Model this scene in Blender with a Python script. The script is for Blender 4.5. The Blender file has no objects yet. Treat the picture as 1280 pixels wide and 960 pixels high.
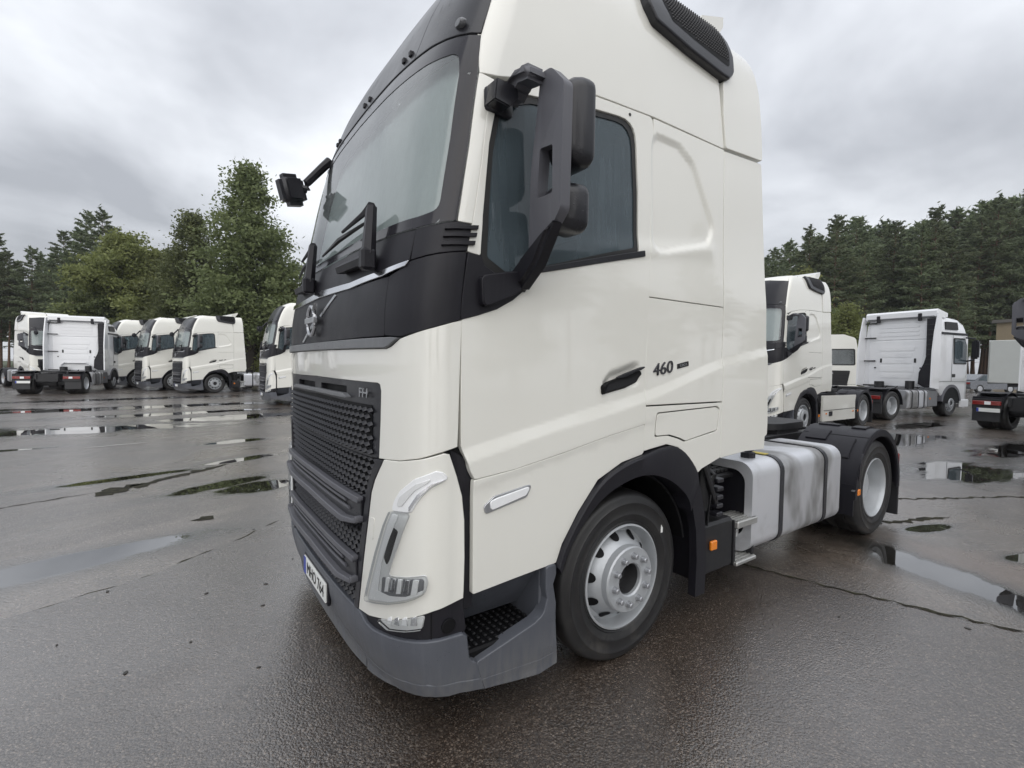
import bpy, bmesh, math, random
import numpy as np
from mathutils import Vector, Matrix
from mathutils.geometry import tessellate_polygon
R = math.radians
random.seed(7); rng = np.random.default_rng(7)
scene = bpy.context.scene
COL = scene.collection

# ---------------------------------------------------------------- camera
cam_d = bpy.data.cameras.new('camera'); cam = bpy.data.objects.new('camera', cam_d); COL.objects.link(cam)
cam_d.sensor_width = 36.0; cam_d.lens = 607.86/1280*36; cam_d.clip_start = .05; cam_d.clip_end = 3000
yaw, pitch, roll = .6185, -.0409, .0141
cf = Vector((math.sin(yaw)*math.cos(pitch), math.cos(yaw)*math.cos(pitch), math.sin(pitch)))
cr = Vector((math.cos(yaw), -math.sin(yaw), 0)); cu = cr.cross(cf)
r2 = math.cos(roll)*cr+math.sin(roll)*cu; u2 = -math.sin(roll)*cr+math.cos(roll)*cu
cam.matrix_world = Matrix(((r2.x, u2.x, -cf.x, -2.1512), (r2.y, u2.y, -cf.y, -3.1034), (r2.z, u2.z, -cf.z, 1.7146), (0, 0, 0, 1)))
scene.camera = cam

# ---------------------------------------------------------------- light
SUN_EL, SUN_AZ = R(40), R(208)          # azimuth measured from +Y clockwise; light comes from behind the camera
world = bpy.data.worlds.new('World'); scene.world = world; world.use_nodes = True
nt = world.node_tree; N = nt.nodes; Lk = nt.links; N.clear()
def wn(t, **k):
    n = N.new(t)
    for a, b in k.items(): setattr(n, a, b)
    return n
def wmath(op, a, b=None, clamp=False):
    n = N.new('ShaderNodeMath'); n.operation = op; n.use_clamp = clamp
    for i, v in enumerate((a, b)):
        if v is None: continue
        if isinstance(v, (int, float)): n.inputs[i].default_value = v
        else: Lk.new(v, n.inputs[i])
    return n.outputs[0]
sky = wn('ShaderNodeTexSky', sky_type='NISHITA', sun_disc=False); sky.sun_elevation = SUN_EL; sky.sun_rotation = SUN_AZ
sky.air_density = 1.5; sky.dust_density = 3
tc = wn('ShaderNodeTexCoord'); sep = wn('ShaderNodeSeparateXYZ'); Lk.new(tc.outputs['Generated'], sep.inputs[0])
zc = wmath('MAXIMUM', sep.outputs[2], 0.0)
den = wmath('ADD', zc, .22)
cx = wmath('DIVIDE', sep.outputs[0], den); cy = wmath('DIVIDE', sep.outputs[1], den)
cmb = wn('ShaderNodeCombineXYZ'); Lk.new(cx, cmb.inputs[0]); Lk.new(cy, cmb.inputs[1]); cmb.inputs[2].default_value = 3.7
n1 = wn('ShaderNodeTexNoise'); n1.inputs['Scale'].default_value = 1.05; n1.inputs['Detail'].default_value = 6; n1.inputs['Roughness'].default_value = .5; n1.inputs['Distortion'].default_value = .35
Lk.new(cmb.outputs[0], n1.inputs['Vector'])
ramp = wn('ShaderNodeValToRGB'); e = ramp.color_ramp.elements
e[0].position = .34; e[0].color = (.37, .385, .42, 1); e[1].position = .68; e[1].color = (.84, .865, .905, 1)
m = ramp.color_ramp.elements.new(.50); m.color = (.58, .60, .64, 1)
Lk.new(n1.outputs[0], ramp.inputs[0])
grad = wmath('ADD', wmath('MULTIPLY', zc, .55), .92)
vm = wn('ShaderNodeVectorMath', operation='SCALE'); Lk.new(ramp.outputs[0], vm.inputs[0]); Lk.new(wmath('MULTIPLY', grad, 10.0), vm.inputs['Scale'])
mix = wn('ShaderNodeMix', data_type='RGBA'); mix.inputs[0].default_value = .93
Lk.new(sky.outputs[0], mix.inputs[6]); Lk.new(vm.outputs[0], mix.inputs[7])
bg = wn('ShaderNodeBackground'); bg.inputs[1].default_value = .1; Lk.new(mix.outputs[2], bg.inputs[0])
wo = wn('ShaderNodeOutputWorld'); Lk.new(bg.outputs[0], wo.inputs[0])
sd = bpy.data.lights.new('sun', 'SUN'); sd.energy = 1.45; sd.angle = R(95); sd.color = (1, .975, .94)
sun = bpy.data.objects.new('sun', sd); COL.objects.link(sun)
sdir = Vector((math.sin(SUN_AZ)*math.cos(SUN_EL), math.cos(SUN_AZ)*math.cos(SUN_EL), math.sin(SUN_EL)))
sun.rotation_euler = sdir.to_track_quat('Z', 'Y').to_euler()
vs = scene.view_settings; vs.view_transform = 'Standard'; vs.look = 'None'; vs.exposure = 0.33; vs.gamma = 1; vs.use_curve_mapping = False

# ---------------------------------------------------------------- materials
class NT:
    """small node helper"""
    def __init__(s, name):
        s.m = bpy.data.materials.new(name); s.m.use_nodes = True
        s.t = s.m.node_tree; s.n = s.t.nodes; s.l = s.t.links; s.n.clear()
        s.out = s.n.new('ShaderNodeOutputMaterial')
    def new(s, t, **k):
        n = s.n.new(t)
        for a, b in k.items(): setattr(n, a, b)
        return n
    def set(s, sock, v):
        if isinstance(v, (int, float)): sock.default_value = v
        elif isinstance(v, (tuple, list)): sock.default_value = tuple(v) if len(v) == len(sock.default_value) else tuple(v)+(1,)
        else: s.l.new(v, sock)
    def math(s, op, a, b=None, c=None, clamp=False):
        n = s.n.new('ShaderNodeMath'); n.operation = op; n.use_clamp = clamp
        for i, v in enumerate((a, b, c)):
            if v is not None: s.set(n.inputs[i], v)
        return n.outputs[0]
    def mix(s, f, a, b):
        n = s.n.new('ShaderNodeMix'); n.data_type = 'RGBA'; s.set(n.inputs[0], f); s.set(n.inputs[6], a); s.set(n.inputs[7], b); return n.outputs[2]
    def obj(s):
        return s.new('ShaderNodeTexCoord').outputs['Object']
    def pos(s):
        return s.new('ShaderNodeNewGeometry').outputs['Position']
    def noise(s, vec, scale, detail=4, rough=.5, dist=0):
        n = s.new('ShaderNodeTexNoise'); s.l.new(vec, n.inputs['Vector']); n.inputs['Scale'].default_value = scale
        n.inputs['Detail'].default_value = detail; n.inputs['Roughness'].default_value = rough; n.inputs['Distortion'].default_value = dist
        return n.outputs[0]
    def voro(s, vec, scale, feature='F1'):
        n = s.new('ShaderNodeTexVoronoi', feature=feature); s.l.new(vec, n.inputs['Vector']); n.inputs['Scale'].default_value = scale
        return n
    def scale(s, vec, v):
        n = s.new('ShaderNodeMapping'); s.l.new(vec, n.inputs[0]); n.inputs['Scale'].default_value = v; return n.outputs[0]
    def ss(s, v, a, b):
        n = s.new('ShaderNodeMapRange', interpolation_type='SMOOTHSTEP'); s.set(n.inputs[0], v); n.inputs[1].default_value = a; n.inputs[2].default_value = b; return n.outputs[0]
    def bump(s, h, strength, dist):
        n = s.new('ShaderNodeBump'); s.l.new(h, n.inputs['Height']); s.set(n.inputs['Strength'], strength); n.inputs['Distance'].default_value = dist; return n.outputs[0]
    def pbr(s, col, rough=.5, metal=0., normal=None, coat=0., coat_rough=.05, spec=.5, emis=None):
        b = s.new('ShaderNodeBsdfPrincipled'); s.set(b.inputs['Base Color'], col); s.set(b.inputs['Roughness'], rough); s.set(b.inputs['Metallic'], metal)
        s.set(b.inputs['Coat Weight'], coat); s.set(b.inputs['Coat Roughness'], coat_rough); s.set(b.inputs['Specular IOR Level'], spec)
        if normal is not None: s.l.new(normal, b.inputs['Normal'])
        return b
    def done(s, sh):
        s.l.new(sh.outputs[0], s.out.inputs[0]); return s.m

def mat_paint(name, col, dirt=.0):
    t = NT(name); p = t.obj()
    v = t.voro(p, 140); drops = t.ss(v.outputs['Distance'], .17, .08)
    drops = t.math('MULTIPLY', drops, t.ss(t.noise(p, 5, 3), .52, .66))
    big = t.noise(t.scale(p, (1.2, 1.2, .35)), 3.0, 5, .6)
    c = t.mix(t.math('MULTIPLY', t.ss(big, .45, .75), .05), col, (col[0]*.80, col[1]*.79, col[2]*.74))
    zz = t.new('ShaderNodeSeparateXYZ'); t.l.new(p, zz.inputs[0])
    film = t.math('MULTIPLY', t.ss(zz.outputs[2], 1.1, .35), t.noise(t.scale(p, (7, 7, 1.2)), 2.5, 5, .65))
    c = t.mix(t.math('MULTIPLY', film, .22), c, (.40, .385, .35))
    b = t.pbr(c, .32, 0, None, coat=1.0, coat_rough=.035)
    nb = t.new('ShaderNodeBump'); t.l.new(drops, nb.inputs['Height']); nb.inputs['Strength'].default_value = .25; nb.inputs['Distance'].default_value = .0012; t.l.new(nb.outputs[0], b.inputs['Coat Normal'])
    b.inputs['Coat IOR'].default_value = 1.6
    return t.done(b)
def mat_plastic(name, col, rough=.45, grain=350, gs=.25, drops=True, dirt=0, spec=.5, coat=0):
    t = NT(name); p = t.obj()
    h = t.noise(p, grain, 2, .5)
    nrm = t.bump(h, gs, .0008)
    c = col
    streak = t.noise(t.scale(p, (9, 9, .7)), 3, 4, .6)
    c = t.mix(t.math('MULTIPLY', t.ss(streak, .5, .75), .22), c, tuple(min(1, x*1.7+.006) for x in col))
    r = t.math('MULTIPLY_ADD', t.noise(p, 5, 4), .22, rough-.11)
    if drops:
        v = t.voro(p, 70); d = t.ss(v.outputs['Distance'], .22, .06)
        d = t.math('MULTIPLY', d, t.ss(t.noise(p, 4, 3), .45, .62))
        nb = t.new('ShaderNodeBump'); t.l.new(d, nb.inputs['Height']); nb.inputs['Strength'].default_value = .55; nb.inputs['Distance'].default_value = .002
        t.l.new(nrm, nb.inputs['Normal']); nrm = nb.outputs[0]
        r = t.math('SUBTRACT', r, t.math('MULTIPLY', d, .25), clamp=True)
    if dirt:
        zz = t.new('ShaderNodeSeparateXYZ'); t.l.new(p, zz.inputs[0])
        f = t.math('MULTIPLY', t.ss(zz.outputs[2], .46, .16), t.ss(t.noise(t.scale(p, (10, 10, 1.3)), 3, 6, .65), .30, .62))
        c = t.mix(t.math('MULTIPLY', f, dirt), c, (.20, .195, .185)); r = t.math('MULTIPLY_ADD', f, .25, r)
    return t.done(t.pbr(c, r, 0, nrm, spec=spec, coat=coat))
def mat_simple(name, col, rough=.5, metal=0., noise_amt=.15, scale=12, coat=0, bump=0, spec=.5):
    t = NT(name); p = t.obj(); n = t.noise(p, scale, 5, .6)
    c = t.mix(t.math('MULTIPLY', n, noise_amt*2), col, tuple(x*.45 for x in col))
    r = t.math('MULTIPLY_ADD', n, .2, max(0, rough-.1))
    nr = t.bump(t.noise(p, scale*14, 2), bump, .001) if bump else None
    return t.done(t.pbr(c, r, metal, nr, coat=coat, spec=spec))
def mat_glass(name, tint, film, ior=1.55, film_sheen=(.32, .35, .35), streaky=True):
    t = NT(name); p = t.obj()
    fr = t.new('ShaderNodeFresnel'); fr.inputs[0].default_value = ior
    st = t.noise(t.scale(p, (22, 22, .5)), 2.2, 4, .5); sf = t.noise(p, 1.3, 3)
    dr = t.ss(t.voro(t.scale(p, (1, 1, .55)), 75).outputs['Distance'], .20, .06)
    dr = t.math('MULTIPLY', dr, t.ss(t.noise(p, 7, 3), .48, .64))
    nr = t.bump(t.math('ADD', t.math('MULTIPLY', st, .10 if streaky else 0), t.math('MULTIPLY', dr, .4)), .08, .002)
    g = t.new('ShaderNodeBsdfGlossy'); g.inputs['Roughness'].default_value = .045; t.l.new(nr, g.inputs['Normal'])
    tr = t.new('ShaderNodeBsdfTransparent'); t.set(tr.inputs[0], tint)
    df = t.new('ShaderNodeBsdfDiffuse'); t.set(df.inputs[0], film_sheen)  # wet film on the glass; its diffuse colour also stands in for reflections
    m1 = t.new('ShaderNodeMixShader'); t.l.new(t.math('MULTIPLY', t.math('MULTIPLY_ADD', t.math('ADD', t.math('MULTIPLY', st, .5), sf), .9, .1), film), m1.inputs[0]); t.l.new(tr.outputs[0], m1.inputs[1]); t.l.new(df.outputs[0], m1.inputs[2])
    m2 = t.new('ShaderNodeMixShader'); t.l.new(fr.outputs[0], m2.inputs[0]); t.l.new(m1.outputs[0], m2.inputs[1]); t.l.new(g.outputs[0], m2.inputs[2])
    t.l.new(m2.outputs[0], t.out.inputs[0]); return t.m

PAINT = mat_paint('white_cab_paint', (.79, .782, .725))
PAINT2 = mat_paint('cool_white_paint', (.76, .77, .79))
DARK = mat_plastic('dark_textured_plastic', (.012, .0115, .0155), .44, spec=.32)
DARK2 = mat_plastic('dark_smooth_plastic', (.014, .014, .018), .34, gs=.1, coat=.15, spec=.4)
MIRRORP = mat_plastic('mirror_grey_plastic', (.10, .101, .115), .42, drops=True)
GREY = mat_plastic('bumper_grey_plastic', (.084, .090, .106), .38, dirt=.45)
LIPGREY = mat_plastic('lip_grey_plastic', (.15, .155, .165), .35)
BLACK = mat_simple('black_void', (.006, .006, .007), .6, spec=.2)
CHASSIS = mat_simple('chassis_black', (.014, .014, .016), .5)
def mat_rubber():
    t = NT('tyre_rubber'); p = t.obj(); n = t.noise(p, 5, 6, .65); n2 = t.noise(p, 22, 4, .6)
    zz = t.new('ShaderNodeSeparateXYZ'); t.l.new(p, zz.inputs[0])
    mud = t.math('MULTIPLY', t.ss(n, .50, .62), t.math('MULTIPLY_ADD', t.ss(zz.outputs[2], .40, .05), .55, .12))
    c = t.mix(mud, t.mix(n2, (.009, .0088, .0095), (.017, .0165, .017)), (.065, .060, .054))
    return t.done(t.pbr(c, t.math('MULTIPLY_ADD', mud, .3, .44), 0, t.bump(n2, .15, .002)))
RUBBER = mat_rubber()
MUDRUB = mat_simple('flap_rubber', (.030, .030, .033), .5, noise_amt=.4, scale=6)
CHROME = mat_simple('polished_chrome', (.82, .83, .85), .14, 1.0, .05)
SATIN = mat_simple('satin_trim', (.55, .56, .58), .30, .9, .1)
ALU = mat_simple('tread_aluminium', (.60, .60, .58), .45, .85, .2, 30)
HUBPAINT = mat_simple('wheel_silver', (.50, .52, .54), .38, .35, .22, 7)
HUBDARK = mat_simple('hub_dark_metal', (.10, .10, .105), .4, .5, .3, 9); BOLT = mat_simple('nut_steel', (.42, .43, .45), .35, .7, .2, 30)
ORANGE = mat_simple('orange_lens', (.85, .24, .01), .25, 0, .1, 60, coat=.6)
BADGE = mat_simple('badge_dark_chrome', (.09, .09, .10), .28, .7, .1); RED = mat_simple('red_lens', (.22, .012, .010), .25, 0, .1, 60, coat=.6)
PLATEW = mat_simple('plate_white', (.78, .79, .77), .4, 0, .05)
PLATEB = mat_simple('plate_blue', (.03, .06, .38), .4, 0, .05)
INK = mat_simple('black_print', (.012, .012, .012), .5, 0, .05)
SEAT = mat_simple('seat_fabric', (.05, .05, .055), .9)
CURTAIN = mat_simple('cab_lining', (.20, .21, .21), .9); PALEBACK = mat_simple('bright_backing', (.74, .79, .79), .9, 0, .06, 3)
GLASSW = mat_glass('windscreen_glass', (.84, .90, .88), .32, 1.75, (.50, .54, .55))
GLASSS = mat_glass('side_glass', (.34, .43, .46), .55, 1.5, (.165, .215, .245))
FRIT = mat_simple('glass_border', (.022, .021, .026), .12, 0, .05, spec=.4)
MIRRG = mat_simple('mirror_glass', (.55, .58, .6), .04, 1.0, .02)
YELLOW = mat_simple('yellow_tape', (.55, .45, .10), .6, 0, .2, 30)
def mat_lens():
    t = NT('lamp_cover'); fr = t.new('ShaderNodeFresnel'); fr.inputs[0].default_value = 1.5
    g = t.new('ShaderNodeBsdfGlossy'); g.inputs['Roughness'].default_value = .03
    tr = t.new('ShaderNodeBsdfTransparent'); tr.inputs[0].default_value = (.97, .98, .98, 1)
    m2 = t.new('ShaderNodeMixShader'); t.l.new(fr.outputs[0], m2.inputs[0]); t.l.new(tr.outputs[0], m2.inputs[1]); t.l.new(g.outputs[0], m2.inputs[2])
    t.l.new(m2.outputs[0], t.out.inputs[0]); return t.m
LENS = mat_lens()
LAMPH = mat_simple('lamp_housing', (.76, .77, .77), .22, .10, .10, 40)
LAMPW = mat_simple('lamp_light_guide', (.86, .87, .88), .25, 0, .05, 40, coat=.5)
def mat_tank():
    t = NT('brushed_tank_aluminium'); p = t.obj()
    a = t.noise(t.scale(p, (1.5, 1.0, .6)), 1.7, 3, .5, .3); b = t.noise(t.scale(p, (1, 1, .5)), 9, 5, .65)
    f = t.math('MULTIPLY', t.ss(a, .42, .60), t.math('MULTIPLY_ADD', b, .6, .45), clamp=True)
    c = t.mix(f, (.72, .73, .76), (.12, .115, .105))
    n = t.bump(t.noise(t.scale(p, (60, 3, 3)), 5, 3), .12, .001)
    return t.done(t.pbr(c, t.math('MULTIPLY_ADD', f, .2, .36), t.math('MULTIPLY_ADD', f, -.3, .75), n))
TANK = mat_tank()
def mat_ptank():
    t = NT('tank_end_paint'); p = t.obj()
    c = t.mix(t.math('MULTIPLY', t.ss(t.noise(p, 5, 5, .6), .5, .7), .25), (.68, .69, .72), (.36, .36, .35))
    return t.done(t.pbr(c, .33, .5))
TANKEND = mat_ptank()

# ---- ground
def smooth_ellipses(t, p, ells, noise, amt):
    cur = None
    for (x, y, rx, ry, rot) in ells:
        mp = t.new('ShaderNodeMapping', vector_type='TEXTURE'); t.l.new(p, mp.inputs[0])
        mp.inputs['Location'].default_value = (x, y, 0); mp.inputs['Rotation'].default_value = (0, 0, R(rot)); mp.inputs['Scale'].default_value = (rx, ry, 1)
        ln = t.new('ShaderNodeVectorMath', operation='LENGTH'); t.l.new(mp.outputs[0], ln.inputs[0])
        v = t.math('SUBTRACT', 1.0, ln.outputs['Value'])
        cur = v if cur is None else t.math('MAXIMUM', cur, v)
    return t.math('ADD', cur, t.math('MULTIPLY', t.math('SUBTRACT', noise, .5), amt))
PUDDLES = [(-3.6, 12.2, 2.9, .75, -4), (-.6, 13.6, 2.2, .8, 10), (-1.8, 15.6, 3.0, .5, 8), (-6.5, 13.2, 1.6, .6, -10), (-3.0, 18.5, 5, .7, 6), (-8, 19, 3, .5, 0),
    (-2.6, 5.75, .95, .16, 14), (-1.55, 4.6, .9, .22, 24), (-1.1, 4.25, .55, .34, 10), (-1.15, 6.4, .7, .2, 20), (-1.0, 8.6, .6, .25, 10), (-3.2, 2.2, 1.6, .28, 12),
    (3.15, -1.95, .28, .95, -20), (8.8, -.85, 1.3, .75, -10), (7.6, .9, .8, .5, 0), (12.2, 1.2, 2.2, .8, -8), (13.5, -1.2, 2.5, .7, -12), (16.6, 1.8, 1.8, .5, 0),
    (9.5, 6.5, 3, .7, 10), (3.5, 9.5, 2.5, .5, 5), (-5.2, 9.4, 1.4, .14, 6), (-6.2, 4.2, 1.5, .2, 8), (-3.4, 23.2, 4, .6, 8), (4.3, -2.3, .35, .12, -30), (4.6, -1.5, .4, .10, -20)]
def mat_ground(name, old):
    t = NT(name); p = t.pos()
    fine = t.voro(p, 78 if not old else 64)
    col = t.new('ShaderNodeSeparateColor'); t.l.new(fine.outputs['Color'], col.inputs[0])
    coarse = t.noise(p, 24, 5, .6); big = t.noise(p, .55, 6, .6, .4); mid = t.noise(p, 2.6, 5, .6)
    if old:
        base = t.mix(t.ss(big, .38, .66), (.055, .041, .032), (.150, .120, .096))
        base = t.mix(t.math('MULTIPLY', t.ss(mid, .48, .66), .55), base, (.034, .026, .021))
        stone = (.36, .33, .29)
        th0 = .62
    else:
        base = t.mix(t.ss(big, .35, .65), (.030, .0205, .015), (.056, .041, .032))
        base = t.mix(t.math('MULTIPLY', t.ss(mid, .5, .7), .35), base, (.024, .0175, .014))
        stone = (.34, .30, .26)
        th0 = .62
    sp = t.math('MULTIPLY', t.ss(col.outputs[0], th0, 1.0), t.ss(t.noise(p, 3.3, 4), .18, .55))
    sp = t.math('MULTIPLY', sp, t.ss(fine.outputs['Distance'], .62, .25))
    base = t.mix(t.math('MULTIPLY', sp, .85), base, t.mix(col.outputs[2], stone, (stone[0]*.55, stone[1]*.45, stone[2]*.38)))
    f2 = t.voro(p, 190); c2 = t.new('ShaderNodeSeparateColor'); t.l.new(f2.outputs['Color'], c2.inputs[0])
    base = t.mix(t.math('MULTIPLY', t.ss(c2.outputs[0], .5, 1.0), .55), base, (stone[0]*.6, stone[1]*.56, stone[2]*.52)); base = t.mix(t.math('MULTIPLY', t.ss(c2.outputs[1], .6, 1.0), .5), base, (.012, .0105, .0095))
    dk = t.ss(col.outputs[1], .7, 1.0); base = t.mix(t.math('MULTIPLY', dk, .55), base, (.020, .018, .016))
    wet = t.ss(t.noise(p, .55, 6, .62, .6), .42, .60)
    h = t.math('ADD', t.math('MULTIPLY', fine.outputs['Distance'], -.7), t.math('MULTIPLY', coarse, .9)); h = t.math('ADD', h, t.math('MULTIPLY', t.voro(p, 190).outputs['Distance'], -.3))
    rough = t.math('MULTIPLY_ADD', wet, -.22, .48 if old else .38)
    bs = t.math('MULTIPLY_ADD', wet, -.22, .72 if old else .68)
    if old:
        gv = t.ss(smooth_ellipses(t, p, [(-2.75, 2.55, 1.35, .42, 22), (-1.9, 3.1, .6, .2, 25)], t.noise(p, 2.2, 6, .65), 1.6), .0, .5)
        base = t.mix(t.math('MULTIPLY', gv, .55), base, t.mix(sp, (.15, .125, .105), (.42, .36, .31)))
        rd = t.ss(smooth_ellipses(t, p, [(4.3, -2.9, 1.7, .7, -50), (3.6, -2.2, .5, .9, -15), (7.5, -3.0, 1.6, .8, -30)], t.noise(p, 1.4, 6, .65), 1.5), .0, .5)
        base = t.mix(t.math('MULTIPLY', rd, .5), base, (.17, .115, .085))
    pd = smooth_ellipses(t, p, PUDDLES if old else [(-1.2, -5, .1, .1, 0)], t.noise(t.scale(p, (.6, 1.6, 1)), 1.5, 6, .62, .3), 1.5 if old else .2)
    damp = t.ss(pd, -.75, .15); wat = t.ss(pd, -.06, .30)
    base = t.mix(t.math('MULTIPLY', damp, .6), base, (.026, .023, .020))
    base = t.mix(wat, base, (.018, .0165, .014))
    rough = t.math('MULTIPLY', rough, t.math('MULTIPLY_ADD', damp, -.35, 1.0))
    rough = t.math('ADD', t.math('MULTIPLY', rough, t.math('SUBTRACT', 1.0, wat)), t.math('MULTIPLY', wat, .015))
    bs = t.math('MULTIPLY', bs, t.math('SUBTRACT', 1.0, wat))
    b = t.pbr(base, rough, 0, t.bump(h, bs, .008 if old else .0085), spec=1.0, coat=.9, coat_rough=.2)
    b.inputs['Coat IOR'].default_value = 1.85; t.set(b.inputs['Coat Roughness'], t.math('MULTIPLY', rough, .45))
    t.l.new(t.bump(h, t.math('MULTIPLY', bs, .6), .005), b.inputs['Coat Normal'])
    return t.done(b)
OLDASPH = mat_ground('old_wet_asphalt', True); NEWASPH = mat_ground('new_wet_asphalt', False)
def mat_crack():
    t = NT('crack_mud'); p = t.pos(); n = t.noise(p, 14, 5, .65)
    return t.done(t.pbr(t.mix(t.ss(n, .35, .65), (.010, .009, .007), (.040, .038, .022)), .85, 0, t.bump(t.noise(p, 60, 4), .8, .01), spec=.2))
CRACK = mat_crack()
LINEW = mat_simple('worn_line_paint', (.45, .44, .42), .5, 0, .5, 20)
def mat_veg(name, c0, c1, sc=.8):
    t = NT(name); p = t.pos(); oi = t.new('ShaderNodeObjectInfo')
    n = t.noise(p, sc, 4, .6); n2 = t.noise(p, 6, 3)
    c = t.mix(t.math('ADD', t.math('MULTIPLY', t.ss(n, .35, .68), .7), t.math('MULTIPLY', n2, .3), clamp=True), c0, c1)
    hs = t.new('ShaderNodeHueSaturation'); t.l.new(c, hs.inputs['Color']); t.set(hs.inputs['Value'], t.math('MULTIPLY_ADD', oi.outputs['Random'], .4, .8))
    t.set(hs.inputs['Hue'], t.math('MULTIPLY_ADD', oi.outputs['Random'], .02, .49))
    df = t.pbr(hs.outputs[0], .6, 0, spec=.3); tl = t.new('ShaderNodeBsdfTranslucent'); t.l.new(hs.outputs[0], tl.inputs[0])
    mx = t.new('ShaderNodeMixShader'); mx.inputs[0].default_value = .4; t.l.new(df.outputs[0], mx.inputs[1]); t.l.new(tl.outputs[0], mx.inputs[2])
    t.l.new(mx.outputs[0], t.out.inputs[0]); return t.m
PINEL = mat_veg('pine_needles', (.09, .115, .065), (.17, .20, .105))
BROADL = mat_veg('broad_leaves', (.095, .12, .05), (.20, .23, .10))
WILLOWL = mat_veg('light_leaves', (.14, .165, .055), (.25, .275, .10))
BARKP = mat_simple('pine_bark', (.13, .075, .05), .9, 0, .4, 5)
BARKD = mat_simple('dark_bark', (.05, .042, .035), .9, 0, .4, 5)
GRASS = mat_simple('verge_grass', (.06, .08, .03), .9, 0, .4, 2)
TAN = mat_simple('tan_render', (.36, .29, .20), .85, 0, .12, 3)
ROOFG = mat_simple('grey_roof', (.16, .15, .14), .8)
BOXW = mat_simple('trailer_white', (.52, .54, .52), .45, 0, .15, 1.5)
TARP = mat_simple('tarpaulin_grey', (.34, .36, .38), .6, 0, .15, 1.5)
CARP = mat_simple('car_grey_paint', (.16, .17, .19), .25, .4, .05, coat=.8)

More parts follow.
